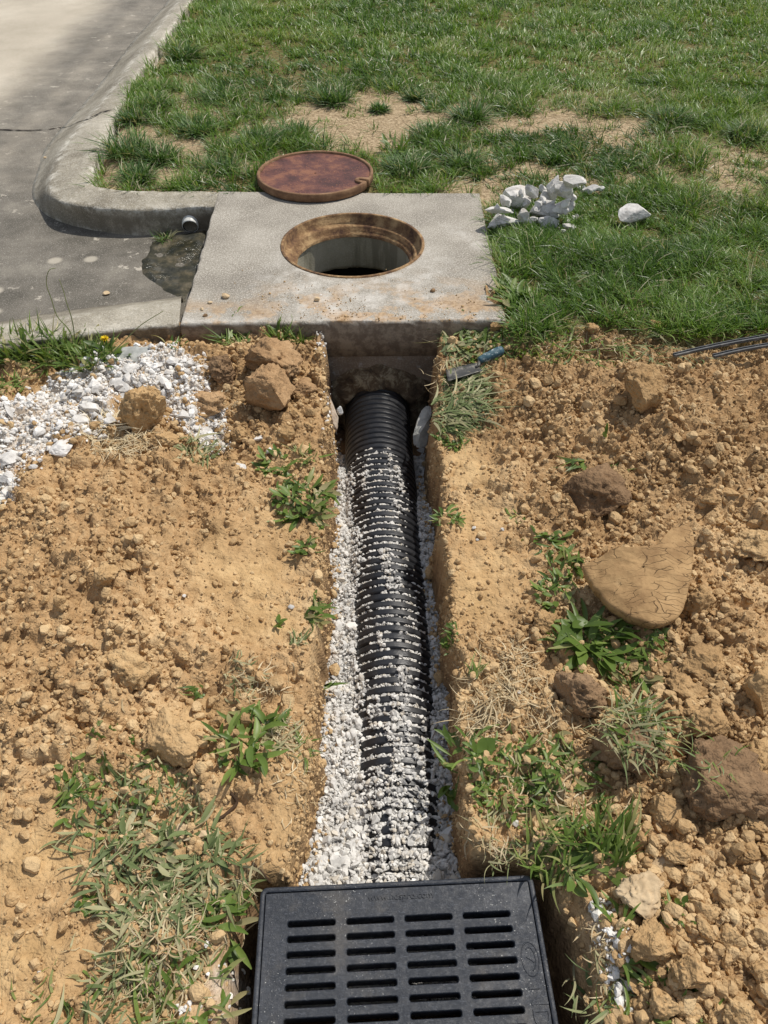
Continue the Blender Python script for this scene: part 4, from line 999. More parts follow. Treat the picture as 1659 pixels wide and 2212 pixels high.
# fan shaped slice of clay left by the shovel
fan_px = [(1264, 1221), (1270, 1240), (1279, 1256), (1297, 1280), (1319, 1301), (1359, 1326), (1390, 1339), (1422, 1346), (1464, 1331), (1482, 1291), (1494, 1231), (1499, 1166), (1492, 1140), (1479, 1131), (1464, 1140), (1449, 1143), (1434, 1160), (1419, 1176), (1369, 1181), (1329, 1183), (1309, 1196), (1279, 1213)]
fz = hit(1390, 1330)[2]
fo = spline([U(*p, fz + .10) for p in fan_px + fan_px[:1]], 161)[:-1]; fc = fo.mean(0); n_ = len(fo)
def lift(P):                            # leans: high at the back, low at the front; slightly domed
    t = (P[:, 1] - fo[:, 1].min()) / (np.ptp(fo[:, 1])); q = (P[:, 0] - fc[0]) / .12
    Z = fz + .045 + .085 * t + .018 * (1 - q * q) ; return Z
rg = []
for k in np.linspace(.02, 1, 26):
    p = fc + (fo - fc) * k; p[:, 2] = lift(p) + .004 * fbm(p[:, 0] * 25, p[:, 1] * 25, 7, 4) + .006 * fbm(p[:, 0] * 9, p[:, 1] * 9, 8, 2); rg.append(p)
# keep the picture outline: project each outline point back along its sight line
for p in rg:
    s_ = (CAM_H - p[:, 2]) / (CAM_H - (fz + .10)); p[:, 0] *= s_; p[:, 1] *= s_
e_ = rg[-1].copy()
for dz, ins_ in ((-.006, -.003), (-.022, .0), (-.045, .012), (-.075, .035)):
    p = e_.copy(); d_ = p[:, :2] - fc[:2] * .99; p[:, :2] -= d_ / np.linalg.norm(d_, axis=1)[:, None] * (ins_ + .003 * vn(np.arange(n_) * .4, np.zeros(n_), 9)[:, None]); p[:, 2] += dz; rg.append(p)
V, F = loft(rg, True)
link('clay_slice', mesh_np('clay_slice', V, F, m_fan), None, None, 'big fan shaped slice of smooth cracked clay lying on the right dirt heap', 'clay slice')

WR = 'white rock'
rp_ = [  # pile by the slab: u, v, w, h ratio, flat, label
 (1084, 482, 68, .5, .42, 'thick flat white rock at the lower left corner of the pile, beside the slab'),
 (1077, 466, 52, .4, .28, 'thin white slab of rock lying on the lower left rock of the pile'),
 (1088, 443, 24, 1., .8, 'small upright white rock at the left side of the pile'),
 (1120, 447, 50, .75, .7, 'white rock with a flat sunlit top left of the middle of the pile'),
 (1144, 424, 26, 1., .8, 'rounded upright white rock at the back left of the pile'),
 (1123, 425, 16, 1., .9, 'little pointed white rock behind the flat topped one'),
 (1172, 415, 17, 1., .8, 'small white lump at the back between the left and the right rocks'),
 (1178, 428, 26, .9, .4, 'leaning narrow white rock in the middle of the pile'),
 (1189, 434, 22, 1., .8, 'small white rock right of the leaning narrow one'),
 (1165, 456, 62, .8, .6, 'widest white rock in the middle of the pile'),
 (1206, 457, 44, .6, .5, 'grey sided white rock at the right middle of the pile'),
 (1186, 482, 40, .6, .6, 'white rock at the front of the pile half hidden by grass'),
 (1212, 426, 40, .9, .7, 'grey shaded block that carries the top rock of the pile'),
 (1273, 412, 30, .8, .7, 'jagged white rock right of the top rock'),
 (1293, 414, 16, .9, .8, 'rightmost small white rock behind grass blades'),
 (1220, 448, 18, .9, .7, 'small white rock under the right side of the top rock'),
 (1246, 467, 9, 1.4, 1.2, 'tiny white splinter standing in the grass right of the pile'),
 (1228, 488, 28, .5, .5, 'low white rock at the right front of the pile'),
 (1216, 498, 13, .9, .8, 'tiny white stone in front of the low rock'),
 (1131, 473, 24, .9, .7, 'small white rock between the two front rocks of the pile'),
 (1105, 460, 22, .8, .7, 'small white rock wedged behind the front left rock'),
 (1150, 478, 26, .8, .7, 'white rock peeping through grass at the front middle of the pile'),
 (1116, 515, 18, .5, .4, 'flat white chip in the grass in front of the pile'),
 (1090, 542, 26, .5, .35, 'flat white chip at the slab edge below the pile'),
 (1084, 529, 18, .6, .4, 'small flat chip at the slab edge just above another chip'),
]
for k, (u, v, wp, hr, flat, lab) in enumerate(rp_):
    lift_ = .035 if 'lying on' in lab else (.02 if v < 460 else .0)
    put_rock('white_rock', m_limerock, u, v + 3, wp * 1.3, hr, 700 + k, lab, WR, 'white rocks piled beside the slab', flat * 1.15, 4, 15, .075, .25, False, .12, random.uniform(-.4, .4), .8, zoff=lift_)
put_rock('white_rock', m_limerock, 1228, 436, 62, .0, 761, 'large white rock perched on top of the pile with a dark underside', WR, 'white rocks piled beside the slab', .5, 4, 12, .05, .2, False, 0, .3, .7, zoff=.065)
put_rock('white_rock', m_limerock, 1363, 476, 76, .6, 772, 'large lone white rock in the grass right of the rock pile', WR, None, .62, 4, 12, .05, .2, False, .15, .4, .75, zoff=.02)
PILE = [(1052, 498), (1052, 470), (1080, 432), (1130, 414), (1190, 410), (1240, 400), (1296, 404), (1272, 430), (1240, 465), (1238, 498), (1180, 505), (1110, 505)]
rl_ = [(200, 833, 34, .7, 'grey white block near the top middle of the left rubble'), (192, 878, 46, .7, 'largest rounded white rock in the left rubble'), (267, 853, 30, .8, 'round white rock in the rubble left of the tall clod'), (302, 830, 24, .6, 'small flat white rock high in the rubble right of the round one'),
 (280, 882, 36, .9, 'white rock touching the tall standing clod'), (240, 886, 28, .6, 'white rock between the largest one and the tall clod'), (285, 795, 60, .3, 'wide flat white rock along the top of the rubble'), (332, 785, 42, .35, 'flat white rock at the top right of the rubble'),
 (245, 790, 30, .5, 'small white rock at the top left of the rubble under the broken concrete piece'), (370, 777, 32, .4, 'flat white rock in the rubble nearest the dark soil lump'), (14, 995, 44, .6, 'white rock cut by the left picture edge in the rubble, upper one'), (20, 1028, 44, .7, 'white rock cut by the left picture edge in the rubble, lower one'),
 (135, 954, 74, .4, 'wide low white rock beside the brown roots'), (25, 934, 28, .8, 'white rock at the far left above the edge ones'), (15, 1066, 24, .8, 'lowest white rock of the rubble at the left edge'), (397, 897, 36, .5, 'flat white rock right of the tall clod'), (445, 930, 46, .4, 'white rock at the lower right tip of the rubble'),
 (560, 943, 28, .7, 'lone white stone on the brown bank right of the rubble'), (581, 975, 20, 1., 'white flake beside the egg shaped clod'), (522, 1005, 32, .6, 'flat lone white flake lowest on the bank'), (62, 838, 14, 1., 'single small white stone left of the rubble')]
for k, (u, v, wp, hr, lab) in enumerate(rl_):
    put_rock('white_rock', m_limerock, u, v, wp, hr, 800 + k, lab, WR, 'white rubble on the left bank', max(.35, hr * .8), 4, 14, .08, .2, False, .2, random.uniform(-.5, .5), .85)
RT = [mesh_np('white_rock_shape', *rock(840 + i, 3, 14, .07, .25), m_limerock, smooth=False) for i in range(10)]
def stones_in(poly, n, s0, s1, tmpl, name, label, cat, group, seed, pw=2.):
    r = np.random.default_rng(seed); us = [p[0] for p in poly]; vs = [p[1] for p in poly]; k = 0
    while k < n:
        u, v = r.uniform(min(us), max(us)), r.uniform(min(vs), max(vs))
        if not inpoly(np.array([u]), np.array([v]), poly)[0]: continue
        P = Vector(hit(u, v)); rad = px(s0 * (s1 / s0) ** (r.random() ** pw), P) / 2
        o = link(name, tmpl[r.integers(len(tmpl))], None, (P.x, P.y, P.z + rad * .3), where_label('broken white rock', u, v, (rad * 2 * FPX / depth(P) - s0) / (s1 - s0)), cat, group); o.scale = [rad * r.uniform(.7, 1.15), rad * r.uniform(.7, 1.1), rad * r.uniform(.45, .9)]; o.rotation_euler = (r.uniform(-.6, .6), r.uniform(-.6, .6), r.uniform(0, 6.28)); k += 1
stones_in([p for p in rubble_px], 170, 11, 42, RT, 'white_rock', 'small broken white rock in the rubble spread on the left bank', WR, 'small white rocks in the left rubble', 31)

LAND.update({'pale rock beside the slab corner': (1084, 482), 'widest rock of the pile': (1165, 456), 'perched top rock': (1228, 407), 'flat topped rock of the pile': (1120, 447)})
stones_in(PILE, 46, 10, 30, RT, 'white_rock', '', WR, 'small white rocks filling the pile beside the slab', 36, 1.4)
# chunk beside the pipe, broken concrete lying at the kerb, lime crusted lump
def chunk(outline, z, thick, mat, name, label, cat, tilt=(0, 0), seed=1):
    P = spline([U(*p, z) for p in outline + outline[:1]], 91)[:-1]; c_ = P.mean(0); rg = []
    for k in np.linspace(.03, .94, 9): q = c_ + (P - c_) * k; rg.append(q)
    for dz, kk in ((-.004, .98), (-.012, 1.0), (-thick * .6, 1.01), (-thick, .9)):
        q = c_ + (P - c_) * kk; q[:, 2] += dz; rg.append(q)
    V, F = loft(rg, True); V = V.copy(); V[:, 2] += .006 * fbm(V[:, 0] * 18, V[:, 1] * 18, seed, 4) + tilt[0] * (V[:, 0] - c_[0]) + tilt[1] * (V[:, 1] - c_[1])
    s_ = (CAM_H - V[:, 2]) / (CAM_H - z); V[:, :2] += (V[:, :2] * s_[:, None] - V[:, :2]) * np.where(V[:, 2] > z - .02, 1, 1)[:, None] * .0
    V[:, :2] += .003 * np.stack([fbm(V[:, 1] * 30, V[:, 2] * 30, seed + 1, 3), fbm(V[:, 0] * 30, V[:, 2] * 30, seed + 2, 3)], 1)
    link(name, mesh_np(name, V, F, mat), None, None, label, cat); TREES.append(bvh(V, F))
def slab_rock(name, mat, u, v, z, dims, axis_, seed, label, cat, group=None, n=13):
    """rough broken piece; dims = half sizes (across, thick, long); axis_ = direction of the long side"""
    V, F = rock(seed, 4, n, .11, .25); V = V / np.abs(V).max(0) * np.array(dims)
    z3 = Vector(axis_).normalized(); x3 = z3.cross(Vector((0, -.7, .7))).normalized(); y3 = z3.cross(x3)
    V = V[:, :1] * np.array(x3) + V[:, 1:2] * np.array(y3) + V[:, 2:] * np.array(z3); c_ = U(u, v, z)
    link(name, mesh_np(name, V, F, mat, smooth=False), None, c_, label, cat, group); TREES.append(bvh(V + np.array(c_[:]), F))
slab_rock('concrete_chunk', m_greyrock, 913, 926, -.255, (.036, .03, .088), (.05, .62, .62), 905, 'grey angular concrete chunk wedged between the black pipe and the right trench wall', 'concrete chunk')
chunk([(241, 762), (262, 753), (320, 752), (362, 757), (372, 764), (366, 772), (300, 777), (246, 775)], -.018, .03, m_greyrock, 'concrete_flake', 'thin flat piece of broken concrete leaning against the kerb above the rubble', 'broken concrete', (0, .15), 9)
slab_rock('lime_chunk', stone_mat('lime_crust', lin(170, 146, 124), lin(206, 190, 172), .6, False), 716, 885, -.25, (.022, .022, .085), (-.1, .5, .62), 912, 'rough pale pinkish lime crust on the left trench wall beside the pipe', 'lime crust')
put_rock('white_rock', m_limerock, 735, 885, 16, 2.4, 903, 'narrow white stone wedged left of the black pipe near the wall', WR, None, 1.4, 3, 9, .05, .2, False, .1)
for k, (u, v, wp, hr, lab) in enumerate([(488, 639, 18, .8, 'largest brown soil pebble on the left front of the slab'), (454, 653, 11, .6, 'reddish pebble near the front left corner of the slab'), (437, 668, 9, .6, 'tiny pebble closest to the front left corner of the slab'), (443, 681, 12, .7, 'dark crumb at the front edge of the slab'), (684, 647, 15, .7, 'greenish pebble on the slab in front of the manhole'), (935, 627, 12, .8, 'small black pebble on the right side of the slab'), (897, 506, 6, .8, 'tiny pale pebble on the slab right of the manhole rim'), (230, 634, 16, .6, 'tan soil pebble on top of the front kerb'), (98, 611 - 270, 8, .8, 'small white pebble lying in the dark gutter')]):
    put_rock('pebble', m_palestone if k not in (3, 5) else m_sod, u, v, wp, hr, 920 + k, lab, 'pebble', None, .6, 2, 8, .05, .2, False, .1)
for k, (u, v, wp, lab) in enumerate([(1024, 1140, 9, 'left'), (1031, 1165, 8, 'lower'), (1046, 1162, 8, 'right'), (1085, 1143, 10, 'far right')]):
    put_rock('white_pebble', m_limerock, u, v, wp, .9, 940 + k, 'white pebble, %s of four on the right trench bank' % lab, 'pebble', None, .7, 2, 8, .05, .2, False, .1)
for k, (u, v, wp, lab) in enumerate([(629, 1311, 15, 'round white pebble on the left trench bank'), (398, 1287 - 0, 9, 'white pebble in the middle of the left dirt heap'), (1120, 1490 + 4, 10, 'white pebble in the straw on the right bank'), (1114, 1775, 18, 'pale glassy stone on the bank right of the gravel'), (1046, 1381, 9, 'white pebble below the cracked soil on the right bank'), (85, 2099 - 0, 8, 'tiny white pebble low on the left dirt')]):
    put_rock('white_pebble', m_limerock, u, v, wp, .9, 950 + k, lab, 'pebble', None, .7, 2, 8, .05, .2, False, .1)

# loose crumbs (stuff) over the bare soil, lime bits over the rubble
r = np.random.default_rng(5)
n = 175000
cx_, cy_ = r.uniform(-1.75, 1.75, n), r.uniform(.05, 2.55, n)
s, hole, lawn, comp, lip = masks(cx_, cy_)
dens = np.clip(.35 + .9 * fbm(cx_ * 3.5, cy_ * 3.5, 101, 3), .30, 1) * (1 - .75 * np.clip(comp, 0, 1)) * (1 - .3 * lip) * (1 - .8 * sstep(.03, -.03, polydist(cx_, cy_, rubble_poly)))
ok = (s > .015) & (hole > .02) & (lawn < -.0) & (r.random(n) < dens) & (polydist(cx_, cy_, road_poly) > .02) & (polydist(cx_, cy_, slab_poly) > .01)
ok &= (np.abs(cx_) * FPX / 829 < depth((0, cy_, -.1)) * 1.12)
cx_, cy_ = cx_[ok], cy_[ok]
sz = np.exp(r.normal(math.log(.0037), .58, len(cx_))); sz = np.clip(sz, .002, .022); sz *= np.where(cx_ > .3, 1.12, 1) 
cz_ = H(cx_, cy_)
TC = [rock(60 + i, 1, 6, .0, .35) for i in range(14)]; TC2 = [rock(80 + i, 2, 7, .12, .3) for i in range(16)]
ka, kb, ks = [], [], []
for (u, v, wp, hr, *_r) in big:          # crumbs fallen round the foot of each big clod
    q = U(u, v + wp * hr * .3, -.12); R0 = px(wp, q) / 2; nn2 = int(26 + wp * .9); t = r.uniform(0, 6.28, nn2); d = R0 * r.uniform(.8, 1.6, nn2)
    ka.append(q.x + d * np.cos(t)); kb.append(q.y + d * np.sin(t)); ks.append(np.clip(np.exp(r.normal(math.log(.006), .5, nn2)), .003, .018))
ka, kb, ks = map(np.concatenate, (ka, kb, ks)); o_ = (trench_s(ka, kb) > .01) & (polydist(ka, kb, slab_poly) > .01); ka, kb, ks = ka[o_], kb[o_], ks[o_]
cx_, cy_, cz_, sz = np.concatenate([cx_, ka]), np.concatenate([cy_, kb]), np.concatenate([cz_, H(ka, kb)]), np.concatenate([sz, ks])
nw = 9000; wy_ = r.uniform(.5, 2.32, nw); wl_, wr_ = trench_edges(wy_); sd_ = r.random(nw) < .5; o3 = r.uniform(-.016, .026, nw)
wx_ = np.where(sd_, wl_ - o3, wr_ + o3); wz_ = H(wx_, wy_); kw = (wz_ > -.40) & (fbm(wy_ * 7, sd_ * 4. + o3 * 30, 151, 2) > -.25)
cx_, cy_, cz_, sz = np.concatenate([cx_, wx_[kw]]), np.concatenate([cy_, wy_[kw]]), np.concatenate([cz_, wz_[kw]]), np.concatenate([sz, np.exp(r.normal(math.log(.0036), .5, kw.sum()))])
nf = 900; fy = r.uniform(.5, 2.3, nf); fl_, fr_ = trench_edges(fy); side_ = r.random(nf) < .5; off2 = .004 + np.abs(r.normal(0, .014, nf)); fx = np.where(side_, fl_ + off2, fr_ - off2); gate = fbm(fy * 5, side_ * 3., 150, 2) > -.05; fx, fy = fx[gate], fy[gate]
fs_ = np.exp(r.normal(math.log(.0034), .5, len(fx))); fz_ = gravel_z(fx, fy) + .002
cx_, cy_, cz_, sz = np.concatenate([cx_, fx]), np.concatenate([cy_, fy]), np.concatenate([cz_, fz_]), np.concatenate([sz, fs_])
Pc = np.stack([cx_, cy_, cz_ + sz * .3], 1); bg_ = sz > .008
V1, F1_, A1 = scatter(TC, Pc[~bg_], sz[~bg_], r, (.7, 1.1)); V2, F2_, A2 = scatter(TC2, Pc[bg_], sz[bg_], r, (.7, 1.1))
link('loose_soil', mesh_np('loose_soil', np.concatenate([V1, V2]), np.concatenate([F1_, F2_ + len(V1)]), m_crumb, dict(rnd=np.concatenate([A1, A2])), smooth=False), None, None, 'loose tan soil crumbs strewn over the dug up ground', 'soil crumbs', None, 'stuff')
n = 42000
rx = np.array([p[0] for p in rubble_poly]); ry = np.array([p[1] for p in rubble_poly])
a_, b_ = r.uniform(rx.min() - .1, rx.max() + .1, n), r.uniform(ry.min() - .1, ry.max() + .1, n)
d = polydist(a_, b_, rubble_poly) + .05 * vn(a_ * 9, b_ * 9, 91); ok = (d < .02) & (r.random(n) < sstep(.03, -.03, d)) & (polydist(a_, b_, road_poly) > .03); a_, b_ = a_[ok], b_[ok]
sz = np.clip(np.exp(r.normal(math.log(.0030), .62, len(a_))), .002, .016)
P1 = np.stack([a_, b_, H(a_, b_) + sz * .35], 1)
ex, es = [], []
for (u, v, c_, d_), num in zip(LMS, (26, 240, 160, 120)):
    q = U(u, v, -.14); xx = q.x + r.normal(0, c_ * .9, num); yy = q.y + r.normal(0, d_ * 1.1, num)
    if u == 1300: yy = q.y + r.uniform(-.14, .05, num); xx = q.x + .01 + (q.y - yy) * .05 + r.normal(0, .013, num)
    ex.append(np.stack([xx, yy, H(xx, yy) + .003], 1)); es.append(np.exp(r.normal(math.log(.0058), .4, num)))
q = U(410, 2180, -.16); xx = q.x + r.normal(0, .015, 12); yy = q.y + r.normal(0, .01, 12); ex.append(np.stack([xx, yy, H(xx, yy) + .003], 1)); es.append(np.full(12, .006))
P1 = np.concatenate([P1] + ex); sz = np.concatenate([sz] + es)
V1, F1_, A1 = scatter(TG, P1, sz, r, (.6, 1.1))
link('limestone_grit', mesh_np('limestone_grit', V1, F1_, m_limebit, dict(rnd=A1), smooth=False), None, None, 'fine white limestone grit scattered between the white rocks and beside the grate', 'grit', None, 'stuff')
# soil crumbs spilled on the slab and kerb
n = 700; a_ = r.uniform(-.62, .35, n); b_ = SL['fl'].y + np.abs(r.normal(0, .14, n)) + .01; ok = fbm(a_ * 7.5, b_ * 7.5, 77, 3) > -.05; a_, b_ = a_[ok], b_[ok]
sz = np.exp(r.normal(math.log(.0022), .45, len(a_)))
V1, F1_, A1 = scatter(TC, np.stack([a_, b_, .001 + sz * .3], 1), sz, r)
link('spilled_soil', mesh_np('spilled_soil', V1, F1_, m_crumb, dict(rnd=A1)), None, None, 'fine brown soil crumbs spilled on the front of the concrete slab', 'soil crumbs', None, 'stuff')

# ------------------------------------------------------------------ lawn
r = np.random.default_rng(42)
def lawn_zone(y0, y1, tufts, blades, L0, W0, seg, sd):
    r = np.random.default_rng(sd); d1 = depth((0, y1, 0)) * 829.5 / FPX + .9; A = (y1 - y0) * 2 * d1; n = int(A * tufts)
    tx, ty = r.uniform(-d1, d1, n), r.uniform(y0, y1, n)
    ok = (np.abs(tx) < depth((0, ty, 0)) * 829.5 / FPX + .5); tx, ty = tx[ok], ty[ok]
    ins_ = -polydist(tx, ty, lawn_poly); clump = .5 + .5 * sstep(-.25, .15, fbm(tx * 5, ty * 5, 140, 2)); ok = (ins_ > .012) & (r.random(len(tx)) < dens_at(tx, ty) * clump) & (np.hypot(tx - LIDC[0], ty - LIDC[1]) > LIDC[2] + .012); tx, ty = tx[ok], ty[ok]; n = len(tx)
    tl_ = L0 * (1 + .55 * fbm(tx * 2.4, ty * 2.4, 130, 3)) * (1 + .5 * fbm(tx * 6, ty * 6, 131, 2)) * r.uniform(.6, 1.3, n); tr_ = r.random(n); trad = r.uniform(.012, .03, n)
    k = blades; X = np.repeat(tx, k) + np.repeat(trad, k) * r.normal(0, .8, n * k); Y = np.repeat(ty, k) + np.repeat(trad, k) * r.normal(0, .8, n * k)
    ox, oy = X - np.repeat(tx, k), Y - np.repeat(ty, k); wind = 2.4 + 1.6 * vn(X * 1.1, Y * 1.1, 133)
    az = np.arctan2(oy, ox) + r.normal(0, .5, n * k); az = np.where(r.random(n * k) < .25, wind, az)
    lean = np.clip(.22 + np.hypot(ox, oy) / .03 * .45 + r.normal(0, .18, n * k), 0, 1.35)
    rnd = np.clip(.22 + .38 * np.repeat(tr_, k) + r.normal(0, .15, n * k) + .38 * fbm(X * .9, Y * .9, 135, 3) + .25 * fbm(X * 4, Y * 4, 136, 2) + .04, 0, .88)
    rnd = np.where(r.random(n * k) < .05 + .12 * (np.repeat(dens_at(tx, ty), k) < .7), r.uniform(.9, 1, n * k), rnd)
    lf = -polydist(X, Y, lawn_poly); m = (lf > -.01)
    Lb = np.repeat(tl_, k) * r.uniform(.55, 1.15, n * k)
    X, Y, az, lean, rnd, Lb = X[m], Y[m], az[m], lean[m], rnd[m], Lb[m]
    Z = np.full_like(X, -.028) + .012 * vn(X * 1.3, Y * 1.3, 3) - .004
    return leaves(np.stack([X, Y, Z], 1), az, lean, Lb, np.full(len(X), W0) * r.uniform(.7, 1.3, len(X)), r.uniform(.15, .9, len(X)), rnd, seg)
parts = [lawn_zone(2.25, 3.7, 1250, 20, .090, .0036, 3, 1), lawn_zone(3.7, 5.6, 950, 17, .084, .0044, 3, 2), lawn_zone(5.6, 8.5, 560, 13, .080, .0064, 2, 3), lawn_zone(8.5, 13, 170, 12, .085, .010, 2, 4)]
off_ = 0; VV, FF, AA = [], [], []
for V, F, A, T in parts: VV.append(V); FF.append(F + off_); AA.append(A); off_ += len(V)
print('lawn verts', off_)
link('lawn_grass', mesh_np('lawn_grass', np.concatenate(VV), np.concatenate(FF), m_lawn, dict(rnd=np.concatenate(AA)), smooth=True), None, None, 'green uneven lawn grass with dry blades behind and right of the slab', 'grass', None, 'stuff')

# ------------------------------------------------------------------ tufts and weeds, one by one
def Hmax(x_, y_):
    z_ = H(x_, y_)
    return z_
def plant(u, v, n, Lpx, Wpx, kind, label, az0=None, spread=3.14, lean=(.5, 1.3), rad=.02, seed=0, dry=.05, name=None, mat=None, group=None, curve=(.1, .6), cat=None, P=None, cling=True):
    r = np.random.default_rng(1000 + seed); P = Vector(hit(u, v)) if P is None else P
    n = int(n * 1.6) if n > 8 else n; L = px(Lpx, P); W = px(Wpx * (.72 if n > 8 else .9), P); a = r.uniform(0, 6.28, n); rad *= 1.35; d = rad * np.sqrt(r.random(n)); X = P.x + d * np.cos(a); Y = P.y + d * np.sin(a)
    az = (a + r.normal(0, 1.2, n)) if az0 is None else az0 + r.uniform(-spread, spread, n) * .5
    gz = H(X, Y); Z = np.where(np.abs(gz - P.z) < .06, gz, P.z) if cling else np.full(n, P.z)
    rnd = np.clip(r.normal(.45, .22, n), 0, .88); rnd = np.where(r.random(n) < dry + (.07 if n > 20 else 0), r.uniform(.9, 1, n), rnd)
    g_ = (lambda a_, b_: np.maximum(H(a_, b_), -.3) - 0) if cling else None
    V, F, A, T = leaves(np.stack([X, Y, Z], 1), az, r.uniform(*lean, n), L * r.uniform(.35, 1.12, n), W * r.uniform(.5, 1.3, n), r.uniform(*curve, n), rnd, 6, 'grass' if kind == 'grass' else kind, g_, fold=0 if kind == 'grass' else .18)
    nm = name or {'grass': 'grass_tuft', 'broad': 'weed', 'oval': 'clover'}[kind]
    me = mesh_np(nm, V, F, mat or (m_tuft if kind == 'grass' else m_weed), dict(rnd=A)); return link(nm, me, None, None, label, cat or {'grass': 'grass tuft', 'broad': 'weed', 'oval': 'clover'}[kind], group)
sd = 0
def pl(*a, **k):
    global sd; sd += 1; return plant(*a, seed=sd, **k)
# lawn clumps that stand out
for u, v, L, lab in [(720, 222, 52, 'big dark grass clump at the left edge of the bare lawn patch'), (820, 242, 26, 'small round isolated grass tuft in the bare lawn patch'), (1015, 262, 58, 'wide dark grass clump right of the bare lawn patch'), (430, 290, 50, 'dark grass tuft among bare soil near the kerb bend'), (280, 335, 70, 'long leaved grass clump spilling over the kerb bend'), (300, 388, 48, 'low grass tuft nearest the kerb corner'), (345, 348, 55, 'grass clump right of the one spilling over the kerb'),
    (560, 320, 62, 'dense grass clump left of the manhole cover'), (640, 300, 52, 'grass clump just above the manhole cover'), (480, 372, 50, 'grass clump left of the manhole cover by the slab'), (880, 372, 60, 'spiky grass clump right of the manhole cover'), (1000, 360, 55, 'grass clump behind the back edge of the slab'), (1450, 265, 48, 'dark grass clump in the thin lawn on the right'), (1610, 300, 50, 'bright grass clump near the right picture edge'), (930, 300, 50, 'grass clump below the wide dark clump'), (400, 130, 46, 'wide leaved tuft beside the kerb far back'), (330, 235, 46, 'grass clump leaning over the kerb near the crack'), (900, 215, 30, 'little tuft at the top of the bare patch'), (290, 262, 44, 'tuft on the kerb edge just above the bend')]:
    P = U(u, v, -.03); pl(u, v, 260, L, 3.2, 'grass', lab, lean=(.1, 1.2), rad=px(L * .42, P), P=P, dry=.05, cling=False, curve=(.2, .8), mat=m_tuft)
for u, v, lab, n, L in [(850, 330, 'bright broad leaved weed in the grass right of the manhole cover', 16, 46), (395, 120, 'pale upright broad grass by the far kerb', 14, 40)]:
    P = U(u, v, -.03); pl(u, v, n, L, 8, 'broad', lab, lean=(.2, 1.1), rad=.04, P=P, cling=False, cat='weed')
pl(355, 515, 60, 28, 2.4, 'grass', 'small grass tuft growing from the wet mud beside the kerb', lean=(.3, 1.3), rad=.03, dry=.3, cling=False)
# strip below the front kerb
for k, (u, v, L, lab) in enumerate([(30, 765, 78, 'tall grass and leaves at the left picture edge below the front kerb'), (95, 772, 92, 'tallest grass clump below the front kerb'), (150, 775, 80, 'grass clump right of the tallest one below the front kerb'), (195, 778, 62, 'leafy clump beside the yellow dandelion')]):
    P = Vector(hit(u, v)); pl(u, v, 70, L, 5, 'grass', lab, lean=(.05, 1.0), rad=.06, dry=.06, mat=m_weed, cling=False, curve=(.1, .7)); pl(u + 8, v, 26, L * .75, 13, 'broad', 'broad upright leaves ' + lab.replace('grass', 'stalk').replace('leaves', 'stalks'), lean=(.15, 1.05), rad=.06, cling=False)
pl(238, 772, 22, 46, 15, 'broad', 'low leafy plant under the dandelion flower', lean=(.5, 1.2), rad=.03)
pl(8, 835, 30, 50, 6, 'grass', 'grass tuft cut by the left picture edge above the white rubble', lean=(.3, 1.2), rad=.05, mat=m_weed)
fs = empty('dandelion', hit(236, 760), 'yellow dandelion flower against the front kerb', 'flower'); FP = Vector(hit(238, 722)); 
fb = fs.location
FPt = Vector((fb.x, fb.y - .005, fb.z + .055))
tube([fb.lerp(FPt, t) for t in np.linspace(0, 1, 6)], .0018, m_weed, 'stem', fs)
V, F, A, T = leaves(np.repeat(np.array([FPt[:]]), 60, 0), np.linspace(0, 37, 60), np.linspace(.5, 1.5, 60), np.full(60, .016), np.full(60, .0045), np.full(60, .1), np.full(60, .5), 2)
child('petals', mesh_np('petals', V, F, m_yellow), fs)
# thin upright stalks in front of the kerb
for k, (pts, lab) in enumerate([([(160, 765), (150, 720), (120, 690), (105, 655), (92, 625), (95, 600), (108, 597)], 'curled dry stalk arching over the front kerb'), ([(165, 765), (155, 700), (140, 660), (132, 640), (120, 615)], 'second thin stalk arching over the front kerb'), ([(228, 778), (262, 745), (300, 710), (348, 682)], 'long grass stalk slanting right over the front kerb')]):
    b0 = Vector(hit(*pts[0])); P = [Vector((0, 0, 0)) for _ in pts]
    yb_ = b0.y; pp = []
    for (u, v) in pts:
        d_ = ray(u, v); t_ = yb_ / d_[1]; pp.append((d_[0] * t_, yb_ + .01 * len(pp), CAM_H + d_[2] * t_))
    me = tube(spline(pp, 24), np.linspace(.0022, .0012, 24), m_wilt, 'grass_stalk', None, 5)
    at = me.attributes.new('rnd', 'FLOAT', 'POINT'); at.data.foreach_set('value', np.full(len(me.vertices), .75, np.float32)); link('grass_stalk', me, None, None, lab, 'grass stalk')
